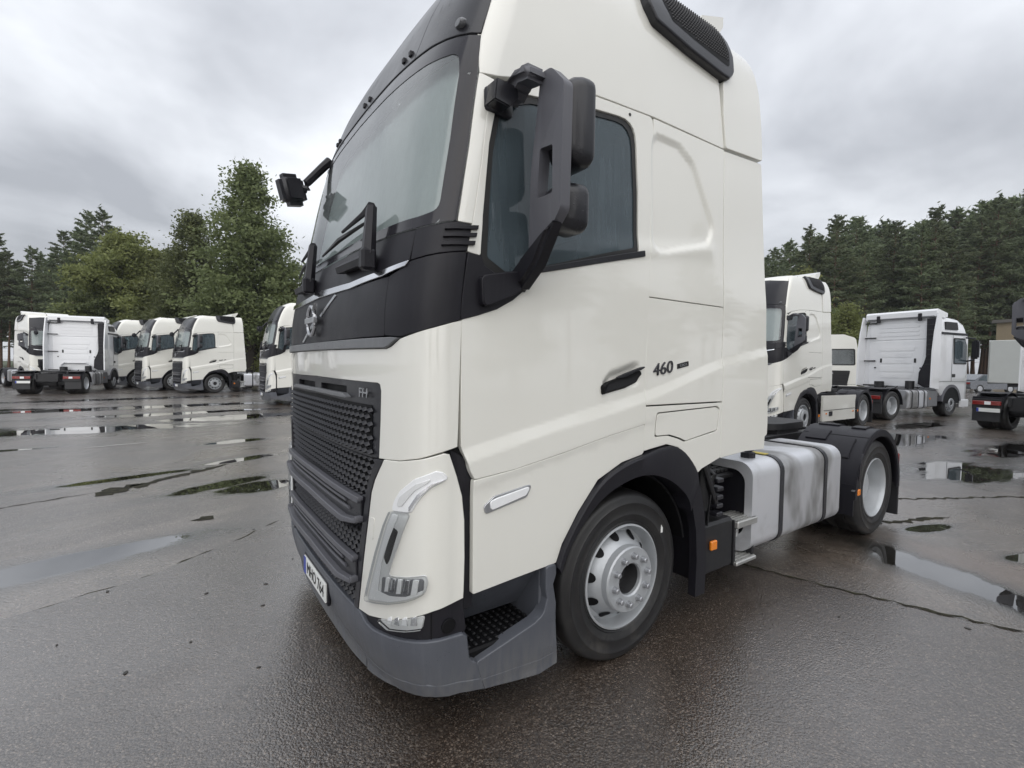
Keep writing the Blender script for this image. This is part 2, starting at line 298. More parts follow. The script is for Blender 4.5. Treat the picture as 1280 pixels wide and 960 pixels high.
# ---------------------------------------------------------------- mesh helpers
def link(o, parent=None):
    COL.objects.link(o)
    if parent is not None: o.parent = parent
    return o
def tag(o, label=None, cat=None, group=None, kind=None):
    for k, v in (('label', label), ('category', cat), ('group', group), ('kind', kind)):
        if v: o[k] = v
    return o
def empty(name, loc=(0, 0, 0), rz=0.):
    o = bpy.data.objects.new(name, None); o.empty_display_size = .3; o.location = loc; o.rotation_euler = (0, 0, rz); return link(o)
class MB:
    def __init__(s): s.bm = bmesh.new()
    def box(s, a, b, bev=0., rot=None, seg=1):
        a = Vector(a); b = Vector(b); c = (a+b)/2; d = b-a
        r = bmesh.ops.create_cube(s.bm, size=1); v = r['verts']
        for q in v: q.co = Vector((q.co.x*d.x, q.co.y*d.y, q.co.z*d.z))
        if bev:
            ed = list({e for q in v for e in q.link_edges})
            rr = bmesh.ops.bevel(s.bm, geom=ed, offset=bev, segments=seg, affect='EDGES', clamp_overlap=True)
            v = list({q for f in rr['faces'] for q in f.verts} | {q for q in v if q.is_valid})
        for q in v:
            if rot is not None: q.co = rot @ q.co
            q.co += c
        return s
    def poly(s, pts):
        s.bm.faces.new([s.bm.verts.new(p) for p in pts]); return s
    def prism(s, pts, axis, a, b):
        """pts: 2D outline in the two remaining axes (order xyz), extruded along axis from a to b"""
        def mk(p, w): return {'x': (w, p[0], p[1]), 'y': (p[0], w, p[1]), 'z': (p[0], p[1], w)}[axis]
        A = [s.bm.verts.new(mk(p, a)) for p in pts]; B = [s.bm.verts.new(mk(p, b)) for p in pts]
        s.bm.faces.new(A); s.bm.faces.new(B[::-1]); n = len(pts)
        for i in range(n): s.bm.faces.new([A[i], B[i], B[(i+1) % n], A[(i+1) % n]])
        return s
    def tube(s, pts, r, n=8, cap=True):
        pts = [Vector(p) for p in pts]; rr = r if isinstance(r, (list, tuple)) else [r]*len(pts)
        rings = []
        for i, p in enumerate(pts):
            d = (pts[min(i+1, len(pts)-1)]-pts[max(i-1, 0)]).normalized()
            u = d.cross(Vector((0, 0, 1)) if abs(d.z) < .9 else Vector((1, 0, 0))).normalized(); w = d.cross(u)
            rings.append([s.bm.verts.new(p+rr[i]*(math.cos(2*math.pi*k/n)*u+math.sin(2*math.pi*k/n)*w)) for k in range(n)])
        for a, b in zip(rings, rings[1:]):
            for k in range(n): s.bm.faces.new([a[k], a[(k+1) % n], b[(k+1) % n], b[k]])
        if cap: s.bm.faces.new(rings[0][::-1]); s.bm.faces.new(rings[-1])
        return s
    def lathe(s, prof, c, n=48, sgn=-1):
        """profile of (radius, depth) about the Y axis through c; depth grows towards sgn*Y"""
        rings = []
        for (r, d) in prof:
            y = c[1]+sgn*d
            if r < 1e-5: rings.append([s.bm.verts.new((c[0], y, c[2]))])
            else: rings.append([s.bm.verts.new((c[0]+r*math.cos(2*math.pi*k/n), y, c[2]+r*math.sin(2*math.pi*k/n))) for k in range(n)])
        for a, b in zip(rings, rings[1:]):
            for k in range(n):
                k2 = (k+1) % n
                if len(a) == 1 and len(b) == 1: continue
                if len(a) == 1: s.bm.faces.new([a[0], b[k2], b[k]])
                elif len(b) == 1: s.bm.faces.new([a[k], a[k2], b[0]])
                else: s.bm.faces.new([a[k], a[k2], b[k2], b[k]])
        return s
    def sector(s, c, r0, r1, a0, a1, y0, y1, n=24):
        c = (c[0], c[-1])
        """a thick arc (ring sector) in the xz plane between y0 and y1"""
        ring = []
        for i in range(n+1):
            a = a0+(a1-a0)*i/n; ca, sa = math.cos(a), math.sin(a)
            ring.append([s.bm.verts.new((c[0]+r*ca, y, c[1]+r*sa)) for (r, y) in ((r0, y0), (r1, y0), (r1, y1), (r0, y1))])
        for a, b in zip(ring, ring[1:]):
            for k in range(4): s.bm.faces.new([a[k], a[(k+1) % 4], b[(k+1) % 4], b[k]])
        s.bm.faces.new(ring[0][::-1]); s.bm.faces.new(ring[-1]); return s
    def build(s, name, m, parent=None, ang=35, mirror=False, bev=0, seg=2):
        me = bpy.data.meshes.new(name)
        if bev:
            bmesh.ops.recalc_face_normals(s.bm, faces=s.bm.faces)
            ed = [e for e in s.bm.edges if len(e.link_faces) == 2 and e.calc_face_angle(0) > R(24)]
            bmesh.ops.bevel(s.bm, geom=ed, offset=bev, segments=seg, affect='EDGES', clamp_overlap=True)
        if mirror:
            for v in s.bm.verts: v.co.y = -v.co.y
        bmesh.ops.recalc_face_normals(s.bm, faces=s.bm.faces)
        s.bm.to_mesh(me); s.bm.free()
        me.polygons.foreach_set('use_smooth', [True]*len(me.polygons)); me.set_sharp_from_angle(angle=R(ang))
        me.materials.append(m)
        return link(bpy.data.objects.new(name, me), parent)
def rrect(x0, x1, y0, y1, r, n=5):
    out = []
    for (cx, cy, a) in ((x1-r, y1-r, 0), (x0+r, y1-r, 90), (x0+r, y0+r, 180), (x1-r, y0+r, 270)):
        for i in range(n+1):
            t = R(a+90*i/n); out.append((cx+r*math.cos(t), cy+r*math.sin(t)))
    return out
def fillet(P, r, n=4):
    out = []; k = len(P)
    for i in range(k):
        a, b, c = (Vector((*P[(i+d) % k][:2],)) for d in (-1, 0, 1))
        u = a-b; v = c-b; lu, lv = u.length, v.length
        if lu < 1e-6 or lv < 1e-6: continue
        u /= lu; v /= lv; ang = math.acos(max(-1, min(1, u.dot(v))))
        rr = P[i][2] if len(P[i]) > 2 else r
        if ang > R(168) or rr <= 0: out.append((b.x, b.y)); continue
        d = min(rr/math.tan(ang/2), .45*lu, .45*lv)
        p0 = b+u*d; p1 = b+v*d
        for j in range(n+1):
            t = j/n; q = (1-t)**2*p0+2*t*(1-t)*b+t*t*p1; out.append((q.x, q.y))
    return out
def text_mesh(txt, size, m, parent, name='lettering', extrude=.002, align='CENTER', shear=0):
    c = bpy.data.curves.new('letters', 'FONT'); c.body = txt; c.size = size; c.extrude = extrude; c.align_x = align; c.align_y = 'CENTER'; c.shear = shear
    o = bpy.data.objects.new('letters', c); COL.objects.link(o)
    me = bpy.data.meshes.new_from_object(o.evaluated_get(bpy.context.evaluated_depsgraph_get())); bpy.data.objects.remove(o)
    me.materials.clear(); me.materials.append(m)
    return link(bpy.data.objects.new(name, me), parent)

# ---------------------------------------------------------------- body surface of the main cab
W0, DD, NN, XC = 1.245, .285, 3.2, -1.40
_th = np.linspace(0, 1, 2000); _y = W0*(1-(1-_th)**3)
_x = XC+DD*(1-np.maximum(0, 1-(_y/W0)**NN)**(1/NN))
_s = np.concatenate([[0], np.cumsum(np.hypot(np.diff(_x), np.diff(_y)))]); SC = _s[-1]; XE = _x[-1]
def pchip(xs, ys):
    xs = np.array(xs, float); ys = np.array(ys, float); h = np.diff(xs); d = np.diff(ys)/h; mm = np.zeros(len(xs))
    for i in range(1, len(xs)-1):
        if d[i-1]*d[i] > 0:
            w1 = 2*h[i]+h[i-1]; w2 = h[i]+2*h[i-1]; mm[i] = (w1+w2)/(w1/d[i-1]+w2/d[i])
    mm[0] = d[0]; mm[-1] = d[-1]
    def f(x):
        x = np.clip(x, xs[0], xs[-1]); i = np.clip(np.searchsorted(xs, x)-1, 0, len(xs)-2); t = (x-xs[i])/h[i]
        return (2*t**3-3*t**2+1)*ys[i]+(t**3-2*t**2+t)*h[i]*mm[i]+(-2*t**3+3*t**2)*ys[i+1]+(t**3-t**2)*h[i]*mm[i+1]
    return f
FX = pchip([.2, .3, .45, 1.2, 1.9, 2.15, 2.36, 2.6, 3.0, 3.2, 3.3, 3.5, 3.6, 3.77, 3.9, 4.0], [.07, .03, 0, 0, 0, .03, .08, .13, .215, .27, .305, .38, .43, .53, .66, .85])
WZ = pchip([.2, .3, 1.0, 2.1, 2.4, 2.8, 3.1, 3.4, 3.65, 3.8, 3.9, 4.0], [1.225, 1.235, 1.245, 1.245, 1.23, 1.215, 1.205, 1.19, 1.17, 1.145, 1.11, 1.05])
CRZ = pchip([-1.115, -.527, .151, .903, 1.5], [1.337, 1.455, 1.582, 1.778, 1.875])
def sm(t): t = np.clip(t, 0, 1); return t*t*(3-2*t)
def rsm(t):
    """a ramp with only its two ends rounded"""
    t = np.clip(t, 0, 1); k = .16; m_ = 1/(1-k)
    return np.where(t < k, t*t*m_/(2*k), np.where(t > 1-k, 1-(1-t)**2*m_/(2*k), m_*(t-k/2)))
def sdpoly(px, py, poly):
    """signed distance to a polygon, negative inside"""
    P = np.array(poly); lo, hi = P.min(0)-.12, P.max(0)+.12
    near = (px > lo[0]) & (px < hi[0]) & (py > lo[1]) & (py < hi[1])
    if not np.any(near): return np.full(px.shape, 1.)
    full = np.full(px.shape, 1.); full[near] = sdpoly_(px[near], py[near], P); return full
def sdpoly_(px, py, P):
    d = np.full(px.shape, 1e9); ins = np.zeros(px.shape, bool)
    for i in range(len(P)):
        a, b = P[i-1], P[i]; e = b-a; wx, wy = px-a[0], py-a[1]
        t = np.clip((wx*e[0]+wy*e[1])/(e@e), 0, 1); d = np.minimum(d, np.hypot(wx-e[0]*t, wy-e[1]*t))
        c = ((a[1] <= py) != (b[1] <= py)); xi = a[0]+(py-a[1])*e[0]/(e[1] if abs(e[1]) > 1e-9 else 1e-9)
        ins ^= c & (px < xi)
    return np.where(ins, -d, d)
POCKET = fillet([(-.245, 1.545), (-.235, 1.63), (-.18, 1.688), (.02, 1.745), (.075, 1.735), (.083, 1.66), (.06, 1.60)], .04)
RECESS = fillet([(.172, 3.075), (.43, 3.07), (.575, 2.99), (.66, 2.85), (.80, 2.62), (.73, 2.51), (.172, 2.37)], .10)
def S(s, z):
    s = np.asarray(s, float); z = np.asarray(z, float); a = np.abs(s)
    x = np.where(a < SC, np.interp(a, _s, _x), XE+a-SC); y = np.where(a < SC, np.interp(a, _s, _y), W0)
    b = np.clip((x-XE)/1.0, 0, 1); b = 1-b*b*(3-2*b)
    xn = XE+a-SC; side = sm((xn-XE)/.05)
    dsp = .016*rsm((CRZ(xn)-z)/.075)
    dsp = dsp-.006*rsm((CRZ(xn)-.175-z)/.05)*sm((.35-xn)/.2)
    dsp = dsp-.030*sm(-sdpoly(xn, z, POCKET)/.06+.1)
    dsp = dsp-.016*sm(-sdpoly(xn, z, RECESS)/.045+.5)*sm((xn-.165)/.02)
    belt = 2.42+.10*np.clip((xn-.15)/.6, -3, 2)
    dsp = dsp+.007*np.exp(-((z-(2.27+.14*np.clip(xn+.7, 0, 2)))/.05)**2)*sm((xn+.9)/.3)*sm((.86-xn)/.1)
    dsp = dsp*side*(xn < .91)
    dsp = dsp+side*(xn >= .91)*.012*rsm((CRZ(xn)-z)/.075)
    yy = y*WZ(z)/W0+dsp
    return np.stack([x+FX(z)*b, np.sign(s)*yy, z+0*s], -1)
def Sn(s, z):
    h = .003; a = S(s+h, z)-S(s-h, z); b = S(s, z+h)-S(s, z-h)
    n = np.cross(a, b); n /= np.linalg.norm(n, axis=-1, keepdims=True)+1e-12
    p = S(s, z); out = n[..., 0]*np.where(np.abs(s) < SC, p[..., 0]+.2, 0)+n[..., 1]*p[..., 1]
    return n*np.where(out < 0, -1, 1)[..., None]
def LS(pts): return [(-(p[0]-XE+SC),)+tuple(p[1:]) for p in pts]      # side coordinates (x,z) to (s,z), left side
def panel(name, poly, m, parent, off=0., th=.018, step=.05, holes=(), mirror=False, bev=.004, shell=False):
    """a body panel: outline in (s,z) laid on the body surface, with a rounded rim turned inwards"""
    bm = bmesh.new(); loops = [poly]+list(holes)
    vv = [[Vector((p[0], p[1], 0)) for p in lp] for lp in loops]
    flat = [v for lp in vv for v in lp]; bv = [bm.verts.new(v) for v in flat]
    for t in tessellate_polygon(vv):
        try: bm.faces.new([bv[i] for i in t])
        except ValueError: pass
    arr = np.array([(v.x, v.y) for v in flat]); lo = arr.min(0); hi = arr.max(0)
    for ax in (0, 1):
        k0 = math.ceil((lo[ax]+1e-4)/step); k1 = math.floor((hi[ax]-1e-4)/step)
        for k in range(k0, k1+1):
            co = Vector((k*step, 0, 0)) if ax == 0 else Vector((0, k*step, 0)); no = Vector((1, 0, 0)) if ax == 0 else Vector((0, 1, 0))
            bmesh.ops.bisect_plane(bm, geom=bm.verts[:]+bm.edges[:]+bm.faces[:], dist=1e-6, plane_co=co, plane_no=no)
    def cell(f): c = f.calc_center_median(); return (math.floor(c.x/step), math.floor(c.y/step))
    ed = [e for e in bm.edges if len(e.link_faces) == 2 and cell(e.link_faces[0]) == cell(e.link_faces[1])]
    try: bmesh.ops.dissolve_edges(bm, edges=ed, use_verts=False)
    except Exception: pass
    for f in bm.faces:
        if f.normal.z < 0: f.normal_flip()
    bm.normal_update()
    bm.verts.index_update()
    # boundary outward direction in 2D
    lat = {}
    for e in bm.edges:
        if len(e.link_faces) == 1:
            lp = e.link_loops[0]; d = lp.link_loop_next.vert.co-lp.vert.co; o = Vector((d.y, -d.x, 0)).normalized()
            for v in e.verts: lat.setdefault(v.index, Vector((0, 0, 0))); lat[v.index] += o
    P2 = np.array([(v.co.x, v.co.y) for v in bm.verts]); n0 = len(P2)
    Pn = Sn(P2[:, 0], P2[:, 1]); P3 = S(P2[:, 0], P2[:, 1])+Pn*off
    verts = [tuple(p) for p in P3]; faces = [[v.index for v in f.verts] for f in bm.faces]
    fn = [[tuple(Pn[i]) for i in f] for f in faces]
    if th > 0:
        rim = {}
        li = list(lat); lo_ = np.array([tuple(o.normalized() if o.length > 1e-9 else Vector((1, 0, 0)))[:2] for o in lat.values()])
        Q = S(P2[li, 0]+lo_[:, 0]*.002, P2[li, 1]+lo_[:, 1]*.002)-S(P2[li, 0], P2[li, 1]); Q /= np.linalg.norm(Q, axis=1, keepdims=True)+1e-12
        for i, q in zip(li, Q):
            a = len(verts); verts.append(tuple(P3[i]+q*bev-Pn[i]*bev)); verts.append(tuple(P3[i]+q*bev-Pn[i]*th)); rim[i] = (a, a+1, q)
        for e in bm.edges:
            if len(e.link_faces) == 1:
                lp = e.link_loops[0]; i, j = lp.vert.index, lp.link_loop_next.vert.index
                a, b = rim[i], rim[j]
                faces.append([j, i, a[0], b[0]]); fn.append([tuple(Pn[j]), tuple(Pn[i]), tuple(a[2]), tuple(b[2])])
                faces.append([b[0], a[0], a[1], b[1]]); fn.append([tuple(b[2]), tuple(a[2]), tuple(a[2]), tuple(b[2])])
    bm.free()
    # the (s,z) plane seen from outside runs clockwise on this parametrisation: check and flip
    tot = 0.
    for f0 in faces[:40]:
        if len(f0) > 2 and max(f0) < n0:
            for k in range(1, len(f0)-1): tot += np.dot(np.cross(P3[f0[k]]-P3[f0[0]], P3[f0[k+1]]-P3[f0[0]]), Pn[f0[0]])
    flip = tot < 0
    if mirror:
        verts = [(v[0], -v[1], v[2]) for v in verts]; fn = [[(n[0], -n[1], n[2]) for n in f] for f in fn]; flip = not flip
    if flip: faces = [f[::-1] for f in faces]; fn = [f[::-1] for f in fn]
    me = bpy.data.meshes.new(name); me.from_pydata(verts, [], faces)
    me.polygons.foreach_set('use_smooth', [True]*len(me.polygons))
    me.normals_split_custom_set([n for f in fn for n in f])
    me.materials.append(m)
    return link(bpy.data.objects.new(name, me), parent)
def both(fn):
    """run a builder for the left side and its mirror image"""
    return [fn(False), fn(True)]
def sp(s, z, off=0.):
    s = np.array([s]); z = np.array([z]); return Vector((S(s, z)+Sn(s, z)*off)[0])
def sx(x, z, off=0.): return sp(-(x-XE+SC), z, off)

# ================================================================ the main truck
truck = tag(empty('tractor_truck'), 'large white tractor unit with dark front band standing in the foreground, plate reading MHO 764', 'truck', 'white tractor units of one type with black grille')
T = truck
# ---- dark inner frame of the cab with the glazed openings left free
WS_OUT = [(-1.297, 2.331), (-1.213, 2.313), (-1.119, 2.303), (-.863, 2.297), (-.463, 2.296), (0, 2.296), (.463, 2.296), (.863, 2.297), (1.119, 2.303), (1.213, 2.313), (1.297, 2.331),
          (1.288, 2.677), (1.271, 3.015), (1.246, 3.19), (1.151, 3.203), (1.059, 3.217), (.929, 3.234), (.771, 3.246), (.455, 3.27), (0, 3.285), (-.455, 3.27), (-.771, 3.246), (-.929, 3.234), (-1.059, 3.217), (-1.151, 3.203), (-1.246, 3.19), (-1.271, 3.015), (-1.288, 2.677)]
WIN = fillet([(-1.035, 2.165, .03), (-1.072, 2.375, .05), (-1.104, 2.705, .05), (-1.100, 2.925, .09), (-.922, 2.990, .1), (-.297, 3.062, .1), (.026, 3.095, .12), (.048, 2.7, .1), (.046, 2.355, .03), (-.746, 2.152, .02), (-.90, 2.10, .08)], .05)
wl = LS(WIN); wr = [(-p[0], p[1]) for p in wl]
def grow(P, d):
    c = Vector((sum(p[0] for p in P)/len(P), sum(p[1] for p in P)/len(P))); return [(p[0]+(d if p[0] > c.x else -d), p[1]+(d if p[1] > c.y else -d)) for p in P]
ws_hole = [(p[0]*.955, 2.36 if p[1] < 2.4 and abs(p[0]) > .3 else (3.14 if p[1] > 3.18 else p[1])) for p in WS_OUT]
fr = [(-.895+XE-SC-.0, .62)]
half = LS([(.885, 1.10), (.69, 1.06), (.60, 1.04), (.52, 1.10), (.40, 1.19), (.28, 1.22), (.10, 1.18), (-.07, 1.15), (-.255, 1.08), (-.395, .93), (-.50, .79), (-.545, .70), (-1.05, .68)])
outer = [(h[0], h[1]) for h in half]+[(-1.3, .46), (0, .44), (1.3, .46)]+[(-h[0], h[1]) for h in half[::-1]]+[(-LS([(.885, 0)])[0][0], 3.94), (LS([(.885, 0)])[0][0], 3.94)]
frame = panel('cab_frame', outer, BLACK, T, off=-.034, th=0, step=.1, holes=[ws_hole, wl, wr])
# floor, lining and rear wall of the cab
mb = MB(); mb.box((-1.25, -1.12, 1.32), (.84, 1.12, 1.36)); mb.build('cab_floor', BLACK, T)
mb = MB(); mb.prism([(-1.19, 1.08), (1.19, 1.08), (1.20, 2.2), (1.17, 3.1), (1.12, 3.65), (1.0, 3.88), (-1.0, 3.88), (-1.12, 3.65), (-1.17, 3.1), (-1.20, 2.2)], 'x', .845, .885); rw = mb.build('rear_wall', PAINT, T)
mb = MB()
for k in range(5): mb.box((.884, -.75, 1.5+k*.38), (.90, .75, 1.72+k*.38), .008)
mb.build('pressed_rib', PAINT, rw)
mb = MB(); mb.box((-.02, -1.10, 1.36), (.03, -.15, 3.0)); mb.box((-.02, .15, 1.36), (.03, 1.10, 3.0)); mb.box((-.9, -1.1, 3.05), (.8, 1.1, 3.09)); mb.box((.78, -1.1, 1.36), (.82, 1.1, 3.06)); mb.build('cab_lining', CURTAIN, T)
db = MB().prism([(-1.16, 1.36), (-.62, 1.36), (-.60, 2.06), (-.75, 2.19), (-1.12, 2.24), (-1.2, 2.2)], 'y', -1.08, 1.08).build('dashboard', SEAT, T)
for sg in (-1, 1):
    st = MB().box((-.36, sg*.62-.26, 1.80), (.12, sg*.62+.26, 1.96), .06, seg=2).box((-.06, sg*.62-.25, 1.94), (.10, sg*.62+.25, 2.62), .06, Matrix.Rotation(R(10), 3, 'Y'), 2).box((-.0, sg*.62-.14, 2.62), (.12, sg*.62+.14, 2.86), .05, None, 2).build('seat', SEAT, T)
    MB().box((-.2, sg*.62-.1, 1.36), (.0, sg*.62+.1, 1.8)).build('seat_base', BLACK, st)
mb = MB(); cw = Vector((-.62, -.62, 2.17)); q = Matrix.Rotation(R(-35), 3, 'Y')
mb.tube([cw+q @ Vector((.22*math.cos(a), .22*math.sin(a), 0)) for a in np.linspace(0, 2*math.pi, 25)], .016, 6, False); mb.tube([cw, cw+q @ Vector((0, 0, -.3))], .035, 8)
mb.tube([cw+q @ Vector((0, -.21, 0)), cw+q @ Vector((0, .21, 0))], .02, 6); mb.build('steering_wheel', INK, T)

# ---- windscreen
gl = panel('windscreen', WS_OUT, GLASSW, T, off=.004, th=.012, step=.07)
def inner(P, s0, zlo, zhi):
    return fillet([(-1.215, 2.372, .06), (-1.12, 2.355), (-.86, 2.347), (-.46, 2.345), (0, 2.345), (.46, 2.345), (.86, 2.347), (1.12, 2.355), (1.215, 2.372, .06), (1.207, 2.7), (1.19, 3.0), (1.165, 3.115, .10), (1.05, 3.13), (.93, 3.145), (.77, 3.155), (.455, 3.175), (0, 3.19), (-.455, 3.175), (-.77, 3.155), (-.93, 3.145), (-1.05, 3.13), (-1.165, 3.115, .10), (-1.19, 3.0), (-1.207, 2.7)], .04)
panel('glass_border', WS_OUT, FRIT, gl, off=.0065, th=0, step=.07, holes=[inner(0, 0, 0, 0)])
g_s, g_z = np.meshgrid(np.linspace(-1.19, 1.19, 160), np.linspace(2.30, 3.22, 12)); fold = -.085+.004*np.sin(g_s*34+2.2*np.sin(g_s*5.3))*(.6+.4*np.sin(g_s*3.1+1))
cp = (S(g_s, g_z)+Sn(g_s, g_z)*fold[..., None]).reshape(-1, 3); cmx = bpy.data.meshes.new('curtain'); cmx.from_pydata([tuple(v) for v in cp], [], [(j*160+i, j*160+i+1, (j+1)*160+i+1, (j+1)*160+i) for j in range(11) for i in range(159)]); cmx.materials.append(PALEBACK)  # pale sheet added behind the windscreen to make the glass look bright
cmx.polygons.foreach_set('use_smooth', [True]*len(cmx.polygons)); link(bpy.data.objects.new('curtain', cmx), T)
# ---- sun visor: centre and two corners with seams, clips and lamps
VB = [(1.243, 3.208), (1.142, 3.222), (1.05, 3.236), (.929, 3.252), (.771, 3.265)]
vis = panel('sun_visor', [(-.762, 3.256), (-.455, 3.280), (0, 3.296), (.455, 3.280), (.762, 3.256), (.775, 3.5), (.78, 3.86), (0, 3.90), (-.78, 3.86), (-.775, 3.5)], DARK2, T, off=.012, th=.03, step=.08)
def vc(mir):
    o = panel('visor_corner', [(-1.243, 3.200), (-1.142, 3.213), (-1.05, 3.227), (-.929, 3.244), (-.770, 3.256), (-.783, 3.5), (-.788, 3.85), (-1.215, 3.80), (-1.235, 3.4)], DARK2, T, off=.012, th=.03, step=.08, mirror=mir)
    sg = 1 if mir else -1
    p = sp(sg*1.128, 3.262, .022); mb = MB(); mb.lathe([(.0, .02), (.03, .018), (.042, .0), (.042, -.02)], (0, 0, 0), 14)
    for v in mb.bm.verts: v.co = Vector((v.co.y*.7, v.co.x*.85, v.co.z*.5))+p
    mb.build('marker_lamp', LIPGREY, o)
    return o
both(vc)
for s in (-.69, -.61, -.05, .05, .61, .69):
    p = sp(s, 3.345 if abs(s) < .3 else 3.315, .014); n = Vector(Sn(np.array([s]), np.array([3.3]))[0])
    MB().box(p-Vector((.012, .014, .012)), p+Vector((.02, .014, .016)), .004).build('visor_clip', DARK, vis)
# ---- dark front band
panel('band_centre', [(-.987, 1.836), (0, 1.83), (.987, 1.836), (.987, 2.098), (.587, 2.083), (0, 2.093), (-.587, 2.083), (-.987, 2.098)], DARK, T, off=.004, th=.03)
for k in (-1, 1):
    c = MB()
both(lambda m: panel('band_corner', [(-1.384, 1.906), (-1.275, 1.872), (-1.186, 1.847), (-1.096, 1.830), (-.994, 1.838), (-.994, 2.10), (-1.09, 2.13), (-1.126, 2.152), (-1.372, 2.197)], DARK, T, off=.004, th=.03, mirror=m))
cowl = panel('cowl_panel', [(-1.113, 2.163), (-.932, 2.137), (-.575, 2.123), (0, 2.142), (.575, 2.123), (.932, 2.137), (1.113, 2.163), (1.112, 2.294), (.863, 2.288), (.463, 2.287), (0, 2.287), (-.463, 2.287), (-.863, 2.288), (-1.112, 2.294)], DARK, T, off=.004, th=.03)
def cvent(m):
    o = panel('corner_vent', [(-1.372, 2.206), (-1.126, 2.161), (-1.119, 2.296), (-1.213, 2.305), (-1.297, 2.322), (-1.37, 2.318)], DARK, T, off=.006, th=.03, mirror=m)
    for z in (2.225, 2.262, 2.296):
        panel('vent_fin', [(-1.40, z+.008), (-1.26, z-.012), (-1.27, z), (-1.40, z+.024)], DARK, o, off=.018, th=.016, step=.05, mirror=m, bev=.002)
both(cvent)
strip = panel('chrome_strip', [(-1.115, 2.153), (-1.10, 2.135), (-.935, 2.106), (-.58, 2.088), (0, 2.099), (.58, 2.088), (.935, 2.106), (1.10, 2.135), (1.115, 2.153), (.932, 2.13), (.575, 2.115), (0, 2.135), (-.575, 2.115), (-.932, 2.13)], CHROME, T, off=.014, th=.02, bev=.003)
panel('front_lip', [(-1.094, 1.822), (0, 1.822), (1.094, 1.822), (1.04, 1.793), (1.008, 1.782), (0, 1.786), (-1.008, 1.782), (-1.04, 1.793)], LIPGREY, T, off=.020, th=.04)
# emblem: diagonal bar, ring with arrow and cross bar
panel('diagonal_bar', [(-.36, 2.075), (-.33, 2.082), (-.07, 1.985), (-.10, 1.975)], SATIN, T, off=.010, th=.01, step=.05, bev=.002)
panel('diagonal_bar', [(.07, 1.935), (.10, 1.945), (.36, 1.842), (.33, 1.836)], SATIN, T, off=.010, th=.01, step=.05, bev=.002)
ex = -1.405
mb = MB(); mb.tube([(ex-.03, .085*math.cos(a), 1.957+.085*math.sin(a)) for a in np.linspace(0, 2*math.pi, 41)], .0115, 8, False)
emb = mb.build('emblem', SATIN, T)
MB().box((ex-.045, -.105, 1.942), (ex-.02, .105, 1.975), .003).build('emblem_bar', SATIN, emb)
MB().prism([(-.055, 2.012), (-.105, 2.052), (-.098, 2.012)], 'x', ex-.042, ex-.02).build('emblem_arrow', CHROME, emb)
# ---- wipers
for s0, s1 in ((-.85, -.05), (.16, .92)):
    a = sp(s0, 2.20, .05); b = sp(s0+.03, 2.43, .075); c = sp((s0*.45+s1*.55), 2.40, .06); d0 = sp(s0*.75+s1*.25, 2.405, .03); d1 = sp(s1+.12, 2.36, .03)
    wip = MB().box(sp(s0, 2.18, .05)-Vector((.035, .03, .05)), sp(s0, 2.18, .05)+Vector((.035, .03, .05)), .012).tube([a, b], [.034, .026], 6).build('wiper', DARK, T)
    MB().tube([b, b+(c-b)*.25, c], [.026, .014, .008], 6).build('wiper_arm', DARK, wip)
    MB().tube([d0, (d0+d1)/2+Vector((-.01, 0, .008)), d1], [.008, .014, .006], 5).build('wiper_blade', INK, wip)
    h0 = sp(s0+.06, 2.165, .03); h1 = sp(s0+.42, 2.16, .03)
    MB().prism([(.02, -.03), (-.06, -.04), (-.07, -.01), (-.03, .022), (.02, .022)], 'y', 0, .34).build('wiper_housing', DARK, wip).matrix_local = Matrix.Translation(sp(s0+.05, 2.215, .0)) @ Matrix.Rotation(math.atan2(-(h1-h0).x, (h1-h0).y), 4, 'Z')
# ---- white hood
HOOD = [(-1.388, 1.898), (-1.275, 1.863), (-1.186, 1.838), (-1.098, 1.814), (-1.045, 1.783), (-1.008, 1.773), (0, 1.777), (1.008, 1.773), (1.045, 1.783), (1.098, 1.814), (1.186, 1.838), (1.275, 1.863), (1.388, 1.898),
        (1.380, 1.6), (1.374, 1.352), (1.296, 1.333), (1.209, 1.307), (1.1, 1.287), (.95, 1.275), (.962, 1.45), (.966, 1.585), (.955, 1.616), (.93, 1.623), (0, 1.629), (-.93, 1.623), (-.955, 1.616), (-.966, 1.585), (-.962, 1.45), (-.95, 1.275), (-1.1, 1.287), (-1.209, 1.307), (-1.296, 1.333), (-1.374, 1.352), (-1.380, 1.6)]
panel('hood_panel', HOOD, PAINT, T, off=.004, th=.045)
